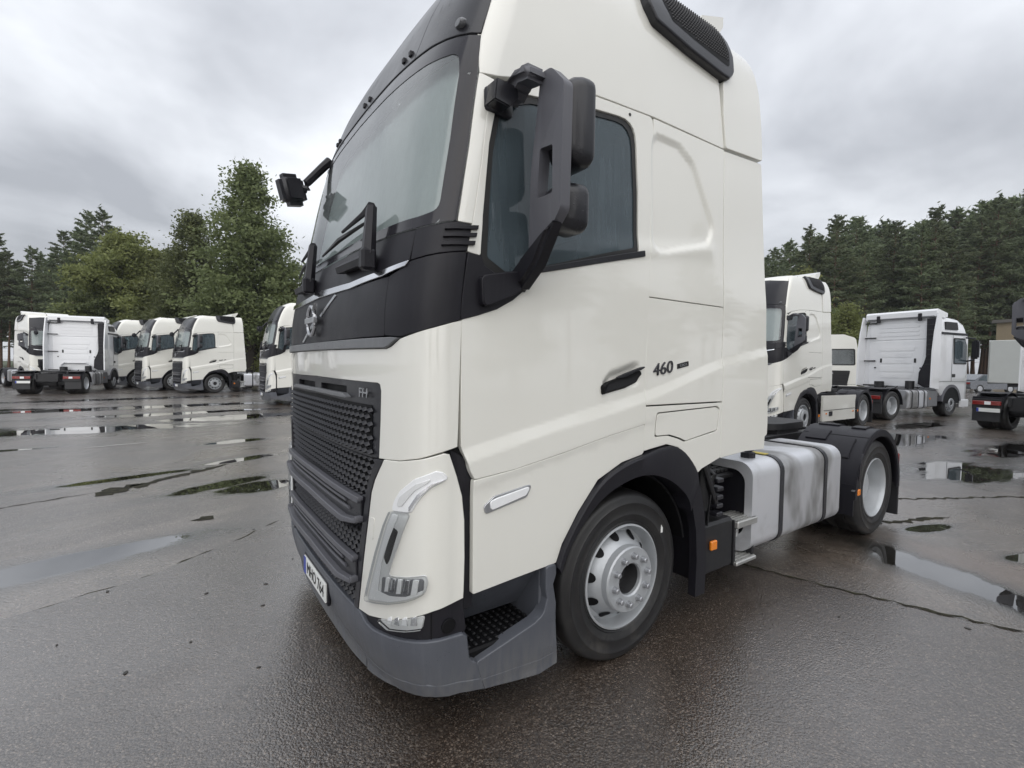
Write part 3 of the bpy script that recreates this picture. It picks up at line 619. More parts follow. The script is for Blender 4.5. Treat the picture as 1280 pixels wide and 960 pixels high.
# ---- grilles
def studs(name, region, m, parent, off, pitch=.058, row=.0325, hole=None):
    vs_, fs = [], []; zmin, zmax = region[2], region[3]; k = 0; z = zmin
    ss, zz = [], []
    while z < zmax:
        s = region[0]+(pitch/2 if k % 2 else 0)
        while s < region[1]:
            if hole is None or not hole(s, z): ss.append(s); zz.append(z)
            s += pitch
        z += row; k += 1
    ss = np.array(ss); zz = np.array(zz)
    def P(ds, dz, h): return S(ss+ds, zz+dz)+Sn(ss, zz)*(off+h)
    w, hh = pitch*.40, row*.44
    ring = [P(-w, 0, 0), P(-w*.35, hh, 0), P(w*.5, hh*.8, 0), P(w, 0, 0), P(w*.35, -hh, 0), P(-w*.5, -hh*.8, 0)]
    ap = [P(-w*.5, -hh*.5, .018), P(w*.4, hh*.5, .018)]
    n = len(ss); allv = np.concatenate(ring+ap)
    for i in range(n):
        r_ = [i+n*j for j in range(6)]; a, b = i+6*n, i+7*n
        fs += [(r_[0], r_[1], a), (r_[1], r_[2], b, a), (r_[2], r_[3], b), (r_[3], r_[4], b), (r_[4], r_[5], a, b), (r_[5], r_[0], a)]
    me = bpy.data.meshes.new(name); me.from_pydata([tuple(v) for v in allv], [], fs); me.materials.append(m)
    o = link(bpy.data.objects.new(name, me), parent); bm = bmesh.new(); bm.from_mesh(me); bmesh.ops.recalc_face_normals(bm, faces=bm.faces); bm.to_mesh(me); bm.free()
    return tag(o, kind='stuff')
ug = panel('upper_grille', fillet([(-.945, 1.275), (-.957, 1.45), (-.960, 1.618, .03), (0, 1.622), (.960, 1.618, .03), (.957, 1.45), (.945, 1.275), (.87, 1.268), (0, 1.268), (-.87, 1.268)], .01), DARK2, T, off=-.004, th=.05,
           holes=[fillet([(-.555, 1.545), (-.07, 1.545), (-.07, 1.592), (-.555, 1.592)], .006)[::-1], fillet([(.555, 1.545), (.555, 1.592), (.07, 1.592), (.07, 1.545)], .006)])
panel('slot_backing', [(-.6, 1.52), (.6, 1.52), (.6, 1.61), (-.6, 1.61)], BLACK, ug, off=-.045, th=0, step=.1)
panel('intake_shelf', [(-.62, 1.535), (0, 1.538), (.62, 1.535), (.56, 1.552), (0, 1.553), (-.56, 1.552)], LIPGREY, ug, off=.024, th=.03, step=.1, bev=.003)
panel('grille_recess', [(-.875, 1.285), (.875, 1.285), (.875, 1.512), (0, 1.520), (-.875, 1.512)], BLACK, ug, off=-.0005, th=0, step=.1)
studs('grille_mesh', (-.868, .868, 1.292, 1.508), DARK2, ug, .002)
q = sp(-.805, 1.566, .0)
o = text_mesh('FH', .064, SATIN, ug, 'badge_letters', .003)
def on_surface(o, s, z, off, rot=0, sc=(1, 1, 1)):
    n = Vector(Sn(np.array([s]), np.array([z]))[0]); up = Vector((0, 0, 1)); up = (up-n*up.dot(n)).normalized(); rt = up.cross(n)
    p = sp(s, z, off); o.matrix_local = Matrix(((rt.x, up.x, n.x, p.x), (rt.y, up.y, n.y, p.y), (rt.z, up.z, n.z, p.z), (0, 0, 0, 1))) @ Matrix.Rotation(R(rot), 4, 'Z') @ Matrix.Diagonal((*sc, 1))
on_surface(o, -.806, 1.566, .010, 0, (1.3, 1, 1))
GI = [(-.745, .49), (-.80, .754), (-.848, .963), (-.880, 1.104), (-.910, 1.167), (-.985, 1.266)]
lg = panel('lower_grille', GI+[(0, 1.262)]+[(-a, b) for a, b in GI[::-1]]+[(0, .49)], BLACK, T, off=-.035, th=.02)
both(lambda m: panel('grille_frame', [(-.745, .49), (-.80, .754), (-.848, .963), (-.880, 1.104), (-.910, 1.167), (-.985, 1.266), (-.93, 1.266), (-.865, 1.16), (-.835, 1.09), (-.80, .95), (-.752, .74), (-.70, .49)], DARK2, lg, off=.010, th=.05, mirror=m))
def in_gr(s, z): return abs(s) > np.interp(z, [.49, .754, .963, 1.104, 1.167, 1.266], [.69, .745, .795, .83, .86, .92])
studs('grille_mesh', (-.92, .92, .505, 1.262), DARK2, lg, -.018, hole=in_gr)
for (zt, zb, w0, w1) in ((1.058, .888, .79, .60), (.752, .57, .735, .53)):
    h = zt-zb
    bar = panel('grille_bar', fillet([(-w0, zt), (0, zt+.004), (w0, zt), (w0+.005, zt-h*.55), (w0-.02, zt-h*.68), (w1, zt-h*.86), (0, zt-h*.83), (-w1, zt-h*.86), (-w0+.02, zt-h*.68), (-w0-.005, zt-h*.55)], .015), DARK2, lg, off=.018, th=.06, step=.08)
    panel('bar_ridge', [(-w0, zt+.002), (0, zt+.006), (w0, zt+.002), (w0, zt-.020), (0, zt-.016), (-w0, zt-.020)], MIRRORP, bar, off=.036, th=.03, step=.1, bev=.006)
    panel('bar_ridge', fillet([(-w0-.003, zt-h*.50), (-w0+.01, zt-h*.62), (-w1-.02, zt-h*.75), (0, zt-h*.70), (w1+.02, zt-h*.75), (w0-.01, zt-h*.62), (w0+.003, zt-h*.50), (w0+.005, zt-h*.66), (w1, zt-h*.88), (0, zt-h*.85), (-w1, zt-h*.88), (-w0-.005, zt-h*.66)], .01), MIRRORP, bar, off=.050, th=.05, step=.08, bev=.008)
    for f, wf in ((.20, .80), (.38, .86)):
        zc_ = zt-h*f
        panel('bar_slot', [(-w0*wf, zc_-.016), (w0*wf, zc_-.016), (w0*wf*.9, zc_+.012), (-w0*wf*.9, zc_+.012)], BLACK, bar, off=.020, th=0, step=.1)
        panel('slat', [(-w0*wf, zc_-.014), (w0*wf, zc_-.014), (w0*wf*.96, zc_-.004), (-w0*wf*.96, zc_-.004)], MIRRORP, bar, off=.028, th=.012, step=.1, bev=.002)
# ---- headlight panels
def hp(m):
    sg = 1 if m else -1
    o = panel('headlight_panel', [(-.991, 1.270), (-.918, 1.167), (-.887, 1.104), (-.855, .963), (-.806, .754), (-.752, .495), (-.86, .505), (-.957, .53), (-1.06, .558), (-1.154, .595), (-1.268, .64), (-1.408, .672), (-1.410, .85), (-1.407, 1.02), (-1.396, 1.13), (-1.372, 1.215), (-1.335, 1.318), (-1.314, 1.322), (-1.21, 1.296), (-1.1, 1.277)], PAINT, T, off=.006, th=.05, mirror=m)
    top = [(-1.059, 1.058), (-1.075, 1.10), (-1.11, 1.148), (-1.191, 1.212), (-1.28, 1.249), (-1.304, 1.244), (-1.330, 1.219), (-1.263, 1.187), (-1.218, 1.142), (-1.19, 1.10), (-1.171, 1.07)]
    mid = [(-1.057, 1.050), (-1.168, 1.064), (-1.13, .985), (-1.095, .90), (-1.05, .80), (-1.038, .762), (-1.055, .757), (-1.15, .776), (-1.243, .800, .03), (-1.249, .770), (-1.241, .728, .03), (-1.20, .70), (-1.153, .675), (-1.051, .635), (-.95, .605), (-.862, .583, .015), (-.857, .597), (-.905, .72), (-.953, .838), (-1.018, .984)]
    hl = panel('headlight', fillet(mid, .012), LAMPH, o, off=.010, th=.012, step=.04, mirror=m, bev=.003)
    panel('lamp_trim', fillet([(-1.062, .985), (-1.10, .972), (-1.045, .83), (-1.025, .80), (-1.005, .83)], .01), INK, hl, off=.013, th=.004, step=.04, mirror=m, bev=.001)
    panel('lamp_trim', fillet([(-.992, .735), (-1.04, .745), (-1.236, .786), (-1.232, .735), (-1.15, .688), (-.985, .650)], .012), LIPGREY, hl, off=.0125, th=.004, step=.04, mirror=m, bev=.001)
    for k in range(5):
        s0 = -1.02-k*.040; zc_ = .715+k*.007
        panel('reflector', [(s0, zc_-.035), (s0-.012, zc_+.032), (s0-.034, zc_+.036), (s0-.026, zc_-.026)], CHROME if k % 2 else LAMPW, hl, off=.020, th=.008, step=.04, mirror=m, bev=.002)
    panel('light_strip', fillet([(-.872, .592), (-.925, .720), (-.972, .838), (-1.033, .984), (-1.066, 1.042), (-1.105, 1.044), (-1.045, .93), (-.985, .80), (-.955, .66), (-1.05, .665), (-1.15, .69), (-1.235, .735), (-1.225, .716), (-1.15, .68), (-1.05, .64)], .008), LAMPW, hl, off=.014, th=.006, step=.04, mirror=m, bev=.002)
    panel('lamp_cover', fillet(mid, .012), LENS, hl, off=.030, th=.018, step=.04, mirror=m, bev=.004)
    dr = panel('daytime_light', fillet(top, .012), LAMPW, o, off=.012, th=.012, step=.04, mirror=m, bev=.004)
    panel('lamp_trim', fillet([(-1.095, 1.085), (-1.112, 1.125), (-1.195, 1.192), (-1.26, 1.218), (-1.245, 1.202), (-1.19, 1.165), (-1.125, 1.09)], .006), LAMPH, dr, off=.016, th=.005, step=.04, mirror=m, bev=.002)
    panel('lamp_trim', fillet([(-1.165, 1.068), (-1.185, 1.102), (-1.215, 1.143), (-1.262, 1.190), (-1.328, 1.220), (-1.262, 1.198), (-1.205, 1.15), (-1.165, 1.09)], .004), CHROME, dr, off=.017, th=.006, step=.04, mirror=m, bev=.001)
    c = .862; panel('washer_cap', [(-.868, .985), (-.915, .985), (-.900, .885), (-.850, .885)], PAINT, o, off=.0085, th=.004, step=.05, mirror=m, bev=.0015)
    fp = panel('fog_lamp_panel', [(-.80, .505), (-.957, .522), (-1.06, .55), (-1.154, .587), (-1.268, .632), (-1.408, .662), (-1.425, .52), (-1.40, .49), (-.84, .44)], DARK, T, off=-.004, th=.04, mirror=m)
    fl = panel('fog_lamp', fillet([(-.950, .524), (-1.06, .550), (-1.150, .585), (-1.237, .618), (-1.226, .563), (-1.15, .538), (-1.041, .510)], .01), LAMPH, fp, off=.004, th=.01, step=.04, mirror=m, bev=.002)
    for k in range(4):
        s0 = -1.03-k*.048; panel('reflector', [(s0, .532+k*.012), (s0-.03, .535+k*.013), (s0-.026, .570+k*.014), (s0-.004, .556+k*.014)], CHROME if k % 2 else LAMPW, fl, off=.010, th=.006, step=.05, mirror=m, bev=.002)
    panel('lamp_cover', fillet([(-.950, .524), (-1.06, .550), (-1.150, .585), (-1.237, .618), (-1.226, .563), (-1.15, .538), (-1.041, .510)], .01), LENS, fl, off=.022, th=.012, step=.04, mirror=m, bev=.003)
    pts = [(-1.345+.030*math.cos(a), .556+.030*math.sin(a)) for a in np.linspace(0, 2*math.pi, 16, endpoint=False)]
    panel('tow_eye_cap', pts, BLACK, fp, off=.004, th=.008, step=.05, mirror=m, bev=.004)
    panel('panel_seam', [(-1.262, .632), (-1.268, .635), (-1.270, .50), (-1.264, .50)], BLACK, fp, off=-.002, th=.002, step=.05, mirror=m, bev=0)
    panel('side_channel', [(-1.36, 1.33), (-1.42, 1.29), (-1.46, 1.2), (-1.475, .60), (-1.40, .60), (-1.40, 1.13)], DARK, T, off=-.030, th=.02, mirror=m)
    return o
both(hp)
# ---- bumper
bc = panel('bumper_centre', [(-.712, .482), (0, .476), (.712, .482), (.715, .30), (.70, .155), (.5, .14), (0, .135), (-.5, .14), (-.70, .155), (-.715, .30)], GREY, T, off=.012, th=.08, step=.05, bev=.010)
panel('lower_lip', [(-.70, .225), (0, .215), (.70, .225), (.70, .150), (.5, .135), (0, .13), (-.5, .135), (-.70, .150)], GREY, bc, off=.016, th=.02, bev=.008)
pl = MB().box((-1.424, -.262, .326), (-1.408, .262, .438), .003).build('licence_plate', PLATEW, T)
MB().box((-1.4255, .205, .328), (-1.42, .260, .436)).build('plate_band', PLATEB, pl)
o = text_mesh('MHO 764', .100, INK, pl, 'plate_lettering', .001); o.matrix_local = Matrix.Translation((-1.4255, -.03, .380)) @ Matrix(((0, 0, -1, 0), (-1, 0, 0, 0), (0, 1, 0, 0), (0, 0, 0, 1)))
MB().box((-1.415, -.28, .312), (-1.395, .28, .452), .004).build('plate_holder', DARK, T)
def bcn(m):
    sg = 1 if m else -1
    b = panel('bumper_corner', [(-.722, .484), (-.775, .480), (-.80, .466), (-.841, .452), (-.90, .448), (-.96, .455), (-1.054, .468), (-1.177, .489), (-1.27, .500), (-1.405, .502), (-1.422, .49), (-1.428, .44), (-1.43, .385), (-1.44, .362), (-1.462, .350), (-1.462, .222), (-1.35, .246), (-1.237, .255), (-1.12, .235), (-1.018, .207), (-.9, .182), (-.785, .162), (-.722, .155)], GREY, T, off=.014, th=.08, mirror=m, bev=.010)
    panel('lower_lip', [(-.722, .225), (-.9, .24), (-1.018, .262), (-1.12, .285), (-1.237, .300), (-1.35, .290), (-1.462, .268), (-1.462, .216), (-1.35, .238), (-1.237, .246), (-1.12, .227), (-1.018, .2), (-.9, .175), (-.785, .155), (-.722, .148)], GREY, b, off=.018, th=.03, mirror=m, bev=.008)
    # step surround on the side
    stp = panel('step_surround', LS(fillet([(-1.024, .350), (-.86, .388), (-.68, .432), (-.622, .462, .06), (-.600, .54), (-.612, .60), (-.612, .70), (-.558, .70), (-.556, .655), (-.575, .605), (-.552, .50), (-.552, .19), (-.68, .175), (-.86, .195), (-1.024, .222)], .012)), GREY, T, off=.016, th=.07, mirror=m, bev=.008)
    panel('lower_lip', LS([(-1.024, .262), (-.86, .25), (-.68, .235), (-.555, .245), (-.557, .18), (-.68, .162), (-.86, .185), (-1.024, .212)]), GREY, stp, off=.019, th=.03, mirror=m, bev=.008)
    mb = MB(); mb.box((-1.06, -1.225, .345), (-.60, -.90, .395), .01); tr = mb.build('step_tread', BLACK, T, mirror=m)
    mb = MB()
    for i in range(11):
        for j in range(7): mb.box((-1.03+i*.039, -1.205+j*.042, .394), (-1.03+i*.039+.016, -1.205+j*.042+.026, .404), .003)
    tag(mb.build('tread_stud', CHASSIS, tr, mirror=m), kind='stuff')
    MB().prism([(-1.205, .688), (-1.03, .44), (-.99, .44), (-1.16, .70)], 'x', -1.045, -.62).build('step_riser', GREY, T, mirror=m)
    MB().box((-.622, -1.222, .38), (-.575, -.95, .70), .008).build('step_side', GREY, T, mirror=m)
    MB().box((-1.10, -1.195, .36), (-1.055, -.95, .68)).build('step_side', BLACK, T, mirror=m)
    MB().box((-1.08, -.96, .30), (-.56, -.92, .72)).build('step_back', BLACK, T, mirror=m)
both(bcn)
# ---- doors
MB_TRI = [(-1.107, 1.908), (-1.109, 2.06), (-1.112, 2.195), (-1.045, 2.188), (-1.025, 2.150), (-.90, 2.092), (-.746, 2.145), (-.758, 2.105), (-.79, 2.06), (-.842, 2.015), (-.927, 1.966), (-1.02, 1.933)]
DOOR = [(-1.096, 1.350), (-1.100, 1.6), (-1.101, 1.903), (-1.015, 1.928), (-.925, 1.961), (-.838, 2.010), (-.785, 2.056), (-.752, 2.103), (-.738, 2.148), (-.45, 2.222), (.052, 2.350), (.056, 2.7), (.033, 3.100, .13), (-.297, 3.070), (-.922, 2.997), (-1.106, 2.932, .1), (-1.110, 2.705), (-1.078, 2.375), (-1.050, 2.196), (-1.114, 2.204), (-1.118, 2.34), (-1.125, 2.6), (-1.150, 2.95, .09), (-.947, 3.064), (-.334, 3.130), (.175, 3.160, .03), (.186, 3.08), (.146, 2.354), (.130, 2.0), (.112, 1.516), (.107, 1.378), (-.176, 1.335), (-.523, 1.270), (-.822, 1.222), (-1.036, 1.202), (-1.055, 1.235)]
def door(m):
    sg = 1 if m else -1
    d = panel('door', LS(fillet(DOOR, .006, 5)), PAINT, T, off=.004, th=.03, step=.014, mirror=m)
    w = panel('door_window', LS(WIN), GLASSS, d, off=-.012, th=0, step=.08, mirror=m)
    Wo = grow(WIN, -.028)
    sl = panel('window_seal', LS(WIN), INK, d, off=-.006, th=0, step=.06, holes=[LS(Wo)], mirror=m)
    panel('window_sill', LS([(-.735, 2.150), (-.73, 2.172), (.09, 2.372), (.094, 2.345)]), DARK2, d, off=.012, th=.02, mirror=m)
    panel('mirror_mount', LS(MB_TRI), DARK, d, off=.010, th=.03, mirror=m)
    hd = panel('door_handle', LS(fillet([(-.237, 1.556), (-.243, 1.603), (-.05, 1.652), (.068, 1.690), (.076, 1.668), (.045, 1.618), (-.05, 1.590)], .012)), BLACK, d, off=.026, th=.03, mirror=m, step=.04)
    panel('handle_lip', LS(fillet([(-.13, 1.642), (-.06, 1.668), (.085, 1.712), (.072, 1.694), (-.05, 1.654)], .006)), DARK2, hd, off=.036, th=.015, mirror=m, step=.04, bev=.002)
    pts = [(.0+.008*math.cos(a), 3.118+.008*math.sin(a)) for a in np.linspace(0, 2*math.pi, 10, endpoint=False)]
    panel('door_plug', LS([(p[0]-.02, p[1]) for p in pts]), INK, d, off=.008, th=.005, mirror=m, bev=.001)
    sk = panel('door_skirt', LS(fillet([(-1.038, 1.192), (-.822, 1.214), (-.523, 1.262), (-.176, 1.327), (.107, 1.370), (.108, 1.215), (.094, 1.203), (-.075, 1.175), (-.262, 1.099), (-.404, .947), (-.511, .799), (-.548, .71), (-.80, .694), (-1.034, .677)], .005)), PAINT, T, off=.004, th=.03, step=.04, mirror=m)
    sl_ = panel('side_lamp', LS(fillet([(-.985, 1.069), (-.978, 1.036), (-.748, 1.080), (-.715, 1.135), (-.933, 1.105)], .014)), SATIN, sk, off=.012, th=.012, step=.04, mirror=m, bev=.004)
    panel('lamp_cover', LS(fillet([(-.955, 1.085), (-.95, 1.050), (-.757, 1.090), (-.73, 1.126), (-.92, 1.096)], .012)), LAMPW, sl_, off=.018, th=.010, step=.04, mirror=m, bev=.004)
    # A pillar
    panel('front_pillar', [(-1.306, 2.331), (-1.297, 2.677), (-1.280, 3.010), (-1.36, 2.996), (-1.342, 2.95), (-1.363, 2.6), (-1.371, 2.331)], PAINT, T, off=.002, th=.03, mirror=m)
    return d
both(door)
# ---- mirrors
def mirror(m):
    bl = MB()
    # blade: plan slab facing forward, leaning slightly
    out = fillet([(-1.385, 2.990, .02), (-1.455, 2.985, .06), (-1.548, 2.885, .05), (-1.540, 2.37, .05), (-1.43, 2.255, .04), (-1.312, 2.195, .01), (-1.340, 2.55)], .02)
    bm = bl.bm; A = [bm.verts.new((-.80, y, z)) for y, z in out]; hole = fillet([(-1.405, 2.655), (-1.490, 2.645), (-1.490, 2.445), (-1.385, 2.445)], .012)
    vv = [[Vector((y, z, 0)) for y, z in out], [Vector((y, z, 0)) for y, z in hole]]
    bm.free(); bl.bm = bmesh.new(); bm = bl.bm
    fl = [v for l in vv for v in l]; F = [bm.verts.new((-.795-.016*math.sin((v.y-2.2)/.8*3.1), v.x, v.y)) for v in fl]; B = [bm.verts.new((-.752, v.x, v.y)) for v in fl]
    for t in tessellate_polygon(vv):
        bm.faces.new([F[i] for i in t]); bm.faces.new([B[i] for i in t[::-1]])
    k = 0
    for lp in vv:
        n = len(lp)
        for i in range(n): a, b = k+i, k+(i+1) % n; bm.faces.new([F[a], F[b], B[b], B[a]])
        k += n
    o = bl.build('door_mirror', MIRRORP, T, 50, m, .012, 3)
    # upper arm and foot, lower arm
    MB().box((-.98, -1.235, 2.845), (-.83, -1.185, 2.955), .012).prism([(-.98, 2.86), (-.90, 2.85), (-.85, 2.90), (-.86, 2.95), (-.97, 2.955)], 'y', -1.30, -1.20).build('upper_foot', DARK2, o, 50, m, .010)
    MB().prism([(-1.18, 2.925), (-1.25, 2.985), (-1.33, 3.015), (-1.42, 2.995), (-1.42, 2.93), (-1.30, 2.955), (-1.24, 2.905)], 'x', -.90, -.775).build('upper_arm', MIRRORP, o, 50, m, .022, 3)
    MB().prism([(-1.22, 2.06), (-1.275, 2.05), (-1.40, 2.145), (-1.525, 2.33), (-1.42, 2.28), (-1.312, 2.215), (-1.22, 2.15)], 'x', -.835, -.752).build('lower_arm', DARK, o, 50, m, .018, 3)
    MB().prism(fillet([(-1.02, 1.955), (-.84, 2.03), (-.765, 2.10), (-.77, 2.15), (-.90, 2.13), (-1.03, 2.10)], .03), 'y', -1.292, -1.235).build('arm_foot', DARK, o, 50, m, .016, 3)
    for (y0, y1, z0, z1) in ((-1.560, -1.36, 2.575, 2.955), (-1.530, -1.345, 2.30, 2.515)):
        h = MB(); cy_, cz_, hy, hz = (y0+y1)/2, (z0+z1)/2, (y1-y0)/2, (z1-z0)/2; rings = []
        for x, fy, fz in ((-.775, .30, .45), (-.768, .55, .66), (-.75, .76, .82), (-.72, .91, .94), (-.685, .985, .99), (-.65, 1, 1), (-.634, .99, .99), (-.628, .95, .97)):
            rings.append([h.bm.verts.new((x, a_, b_)) for a_, b_ in rrect(cy_-hy*fy, cy_+hy*fy, cz_-hz*fz, cz_+hz*fz, .055*min(1, fy+.1), 5)])
        for r0_, r1_ in zip(rings, rings[1:]):
            for k in range(len(r0_)): h.bm.faces.new([r0_[k], r0_[(k+1) % len(r0_)], r1_[(k+1) % len(r0_)], r1_[k]])
        h.bm.faces.new(rings[0]); h.bm.faces.new(rings[-1])
        hh = h.build('mirror_head', DARK2, o, 40, m)
        MB().prism(rrect(y0+.018, y1-.018, z0+.018, z1-.018, .04, 4), 'x', -.640, -.6265).build('mirror_glass', MIRRG, hh, mirror=m)
        MB().lathe([(.0, .03), (.03, .03), (.036, 0)], (-.735, (y0+y1)/2, (z0+z1)/2), 16).build('pivot_cap', DARK2, hh, mirror=m)
both(mirror)
# kerb mirror over the far corner of the windscreen
a = sp(1.0, 3.30, .03); km = Vector((-1.345, 1.0, 3.03)); el = Vector((-1.235, 1.0, 3.06))
o = MB().tube([a, a+Vector((-.05, 0, -.06)), el+Vector((0, 0, .05)), el], [.034, .034, .032, .03], 8).build('kerb_mirror', DARK, T)
h = MB().box(km-Vector((.100, .07, .118)), km+Vector((.100, .07, .118)), .045, Matrix.Rotation(R(-14), 3, 'Y') @ Matrix.Rotation(R(18), 3, 'Z'), 3).tube([km+Vector((.05, 0, .03)), el], .03, 8)
h.build('mirror_head', DARK2, o, 40)
# ---- sleeper side, roof, deflectors
def side(m):
    s1 = panel('sleeper_panel', LS(fillet([(.137, 2.120), (.152, 2.354), (.192, 3.08), (.192, 3.158), (.917, 3.168), (.905, 2.6), (.899, 2.120)], .006)), PAINT, T, off=.004, th=.03, step=.018, mirror=m)
    s2 = panel('locker_panel', LS(fillet([(.136, 2.108), (.118, 1.490), (.892, 1.488), (.899, 2.108)], .006)), PAINT, T, off=.004, th=.03, step=.014, mirror=m)
    LID = fillet([(.207, 1.442, .03), (.835, 1.458, .03), (.872, 1.44), (.850, 1.285), (.488, 1.240, .03), (.43, 1.262), (.326, 1.290), (.200, 1.290, .02)], .015)
    s3 = panel('rear_wing_panel', LS(fillet([(.113, 1.474), (.892, 1.472), (.884, 1.105), (.685, 1.055), (.635, 1.030), (.543, 1.130), (.432, 1.216), (.313, 1.246), (.114, 1.222)], .006)), PAINT, T, off=.004, th=.03, step=.03, holes=[LS(LID)], mirror=m)
    panel('locker_lid', LS(grow(LID, -.012)), PAINT, s3, off=.004, th=.02, step=.03, mirror=m, bev=.002)
    o = text_mesh('460', .112, BADGE, s2, 'power_badge', .004, shear=.15); on_surface(o, (1 if m else -1)*(.272-XE+SC), 1.698, .008, (-1 if m else 1)*8, (1.12, .92, 1))
    tg = panel('badge_tag', LS(fillet([(.415, 1.700), (.415, 1.728), (.525, 1.748), (.528, 1.72)], .003)), INK, s2, off=.008, th=.006, step=.05, mirror=m, bev=.001)
    o = text_mesh('EURO 6', .022, SATIN, tg, 'tag_lettering', .0008, shear=.1); on_surface(o, (1 if m else -1)*(.471-XE+SC), 1.724, .0095, (-1 if m else 1)*10)
    panel('rear_fairing_lower', LS(fillet([(.926, 3.162), (1.40, 3.192, .02), (1.478, 1.83), (1.51, 1.31), (1.507, 1.215, .02), (1.475, 1.205), (1.47, 1.112), (1.225, 1.120), (.893, 1.102), (.909, 1.92)], .01)), PAINT, T, off=.004, th=.04, step=.02, mirror=m)
    panel('rear_fairing_upper', LS(fillet([(.926, 3.182), (1.388, 3.212, .02), (1.384, 3.45), (1.372, 3.69), (1.335, 3.985, .03), (1.03, 3.985), (1.01, 3.70, .04), (.915, 3.62), (.905, 3.4)], .01)), PAINT, T, off=.018, th=.05, mirror=m)
    rc = panel('roof_side', [(-1.226, 3.215), (-1.281, 3.012)]+LS([(-1.132, 3.022), (-.95, 3.078), (-.334, 3.142), (.188, 3.172), (.915, 3.180), (.893, 3.4), (.87, 3.64), (.86, 3.97), (-.1, 3.97)])+[(-1.20, 3.97), (-1.215, 3.8)], PAINT, T, off=.004, th=.04, step=.05, mirror=m)
    # roof deflector with mesh inlet
    VL = [(.12, 4.0), (.145, 3.80), (.20, 3.72), (.51, 3.672), (.85, 3.640), (.93, 3.64), (.985, 3.69), (1.0, 3.80), (.98, 4.0)]
    vi = panel('roof_inlet', LS(fillet(VL, .03)), DARK2, T, off=.055, th=.07, mirror=m, bev=.014)
    panel('inlet_mesh', LS(fillet([(.27, 3.99), (.285, 3.85), (.34, 3.765), (.55, 3.735), (.93, 3.70), (.955, 3.80), (.945, 3.99)], .03)), BLACK, vi, off=.0565, th=0, mirror=m)
    ssx, zzx = np.meshgrid(np.arange(.30, .93, .022), np.arange(3.745, 3.99, .02)); ga, gb = ssx.ravel(), zzx.ravel()
    kp = gb > np.interp(ga, [.27, .34, .55, .93], [3.9, 3.775, 3.745, 3.71]); ga, gb = ga[kp], gb[kp]; gs_ = -(ga-XE+SC)
    nn_ = Sn(gs_, gb); qs = [S(gs_+d0, gb+d1)+nn_*h0 for d0, d1, h0 in ((0, 0, .0575), (-.012, 0, .0575), (-.012, .010, .0575), (0, .010, .0575), (-.006, .005, .066))]
    n_ = len(ga); mbv = np.concatenate(qs)*np.array([1, -1 if m else 1, 1]); mbf = []
    for k in range(n_): i0, i1, i2, i3, i4 = (k+n_*j for j in range(5)); mbf += [(i0, i1, i4), (i1, i2, i4), (i2, i3, i4), (i3, i0, i4)]
    me = bpy.data.meshes.new('inlet_grid'); me.from_pydata([tuple(v) for v in mbv], [], mbf); me.materials.append(DARK2); tag(link(bpy.data.objects.new('inlet_grid', me), vi), kind='stuff')
    MB().prism([(.86, 3.96), (1.02, 3.96), (1.19, 4.19), (1.19, 4.26), (.93, 4.17)], 'y', -1.0, -.02).build('deflector_tip', PAINT, T, mirror=m)
    # wheel arch
    mb = MB(); A0, A1 = R(158), R(28)
    n = 26; ring = []
    outp = [(-.551, .69), (-.511, .794), (-.404, .942), (-.262, 1.094), (-.075, 1.170), (.094, 1.199), (.313, 1.240), (.432, 1.210), (.543, 1.124), (.635, 1.012), (.60, .95)]
    inp = [(-.530, .655), (-.492, .755), (-.385, .893), (-.235, 1.012), (-.05, 1.072), (.09, 1.088), (.235, 1.066), (.36, 1.01), (.47, .935), (.53, .865), (.545, .80)]
    def rs(P):
        P = np.array(P); d = np.concatenate([[0], np.cumsum(np.hypot(*np.diff(P, axis=0).T))]); t = np.linspace(0, d[-1], 33); return np.stack([np.interp(t, d, P[:, 0]), np.interp(t, d, P[:, 1])], -1)
    def chk(P):
        for _ in range(2):
            Q = [P[0]]
            for a_, b_ in zip(P, P[1:]): Q += [tuple(.75*u+.25*v for u, v in zip(a_, b_)), tuple(.25*u+.75*v for u, v in zip(a_, b_))]
            P = Q+[P[-1]]
        return P
    O, I = rs(chk(outp)), rs(chk(inp))
    for (ox, oz), (ix, iz) in zip(O, I):
        y = -float(np.abs(S(np.array([-(max(ox, XE+.06)-XE+SC)]), np.array([oz]))[0, 1]))
        ring.append([mb.bm.verts.new(v) for v in ((ox, y+.04, oz), (ox, y-.026, oz), (ox*.88+ix*.12, y-.036, oz*.88+iz*.12), (ix, y-.030, iz), (ix, y+.20, iz))])
    for a_, b_ in zip(ring, ring[1:]):
        for k in range(4): mb.bm.faces.new([a_[k], a_[k+1], b_[k+1], b_[k]])
    mb.bm.faces.new(ring[0]); mb.bm.faces.new(ring[-1][::-1])
    mb.build('wheel_arch', DARK, T, 40, m)
    MB().sector((0, 0, .49), .60, .615, R(165), R(10), -1.2, -.55).build('wheel_liner', BLACK, T, mirror=m)
    fl = MB().prism([(.575, .935), (.655, 1.0), (.70, .90), (.752, .72), (.782, .42), (.770, .20), (.665, .20), (.672, .45), (.655, .65), (.60, .84)], 'y', -1.255, -1.20).prism([(.60, .95), (.655, 1.0), (.70, .90), (.77, .30), (.755, .26), (.66, .80)], 'y', -1.20, -.70)
    fl.build('front_mudflap', DARK, T, 30, m)
both(side)
S_rail = [(-1.20, 3.97)]
rp = []
for s in np.linspace(-1.2, 1.2, 25): rp.append(sp(s, 3.965, 0))
mb = MB(); back = [Vector((.9, rp[-1].y, 3.965)), Vector((.9, rp[0].y, 3.965))]
mb.bm.faces.new([mb.bm.verts.new(v) for v in rp+back]); mb.build('roof_panel', PAINT, T)
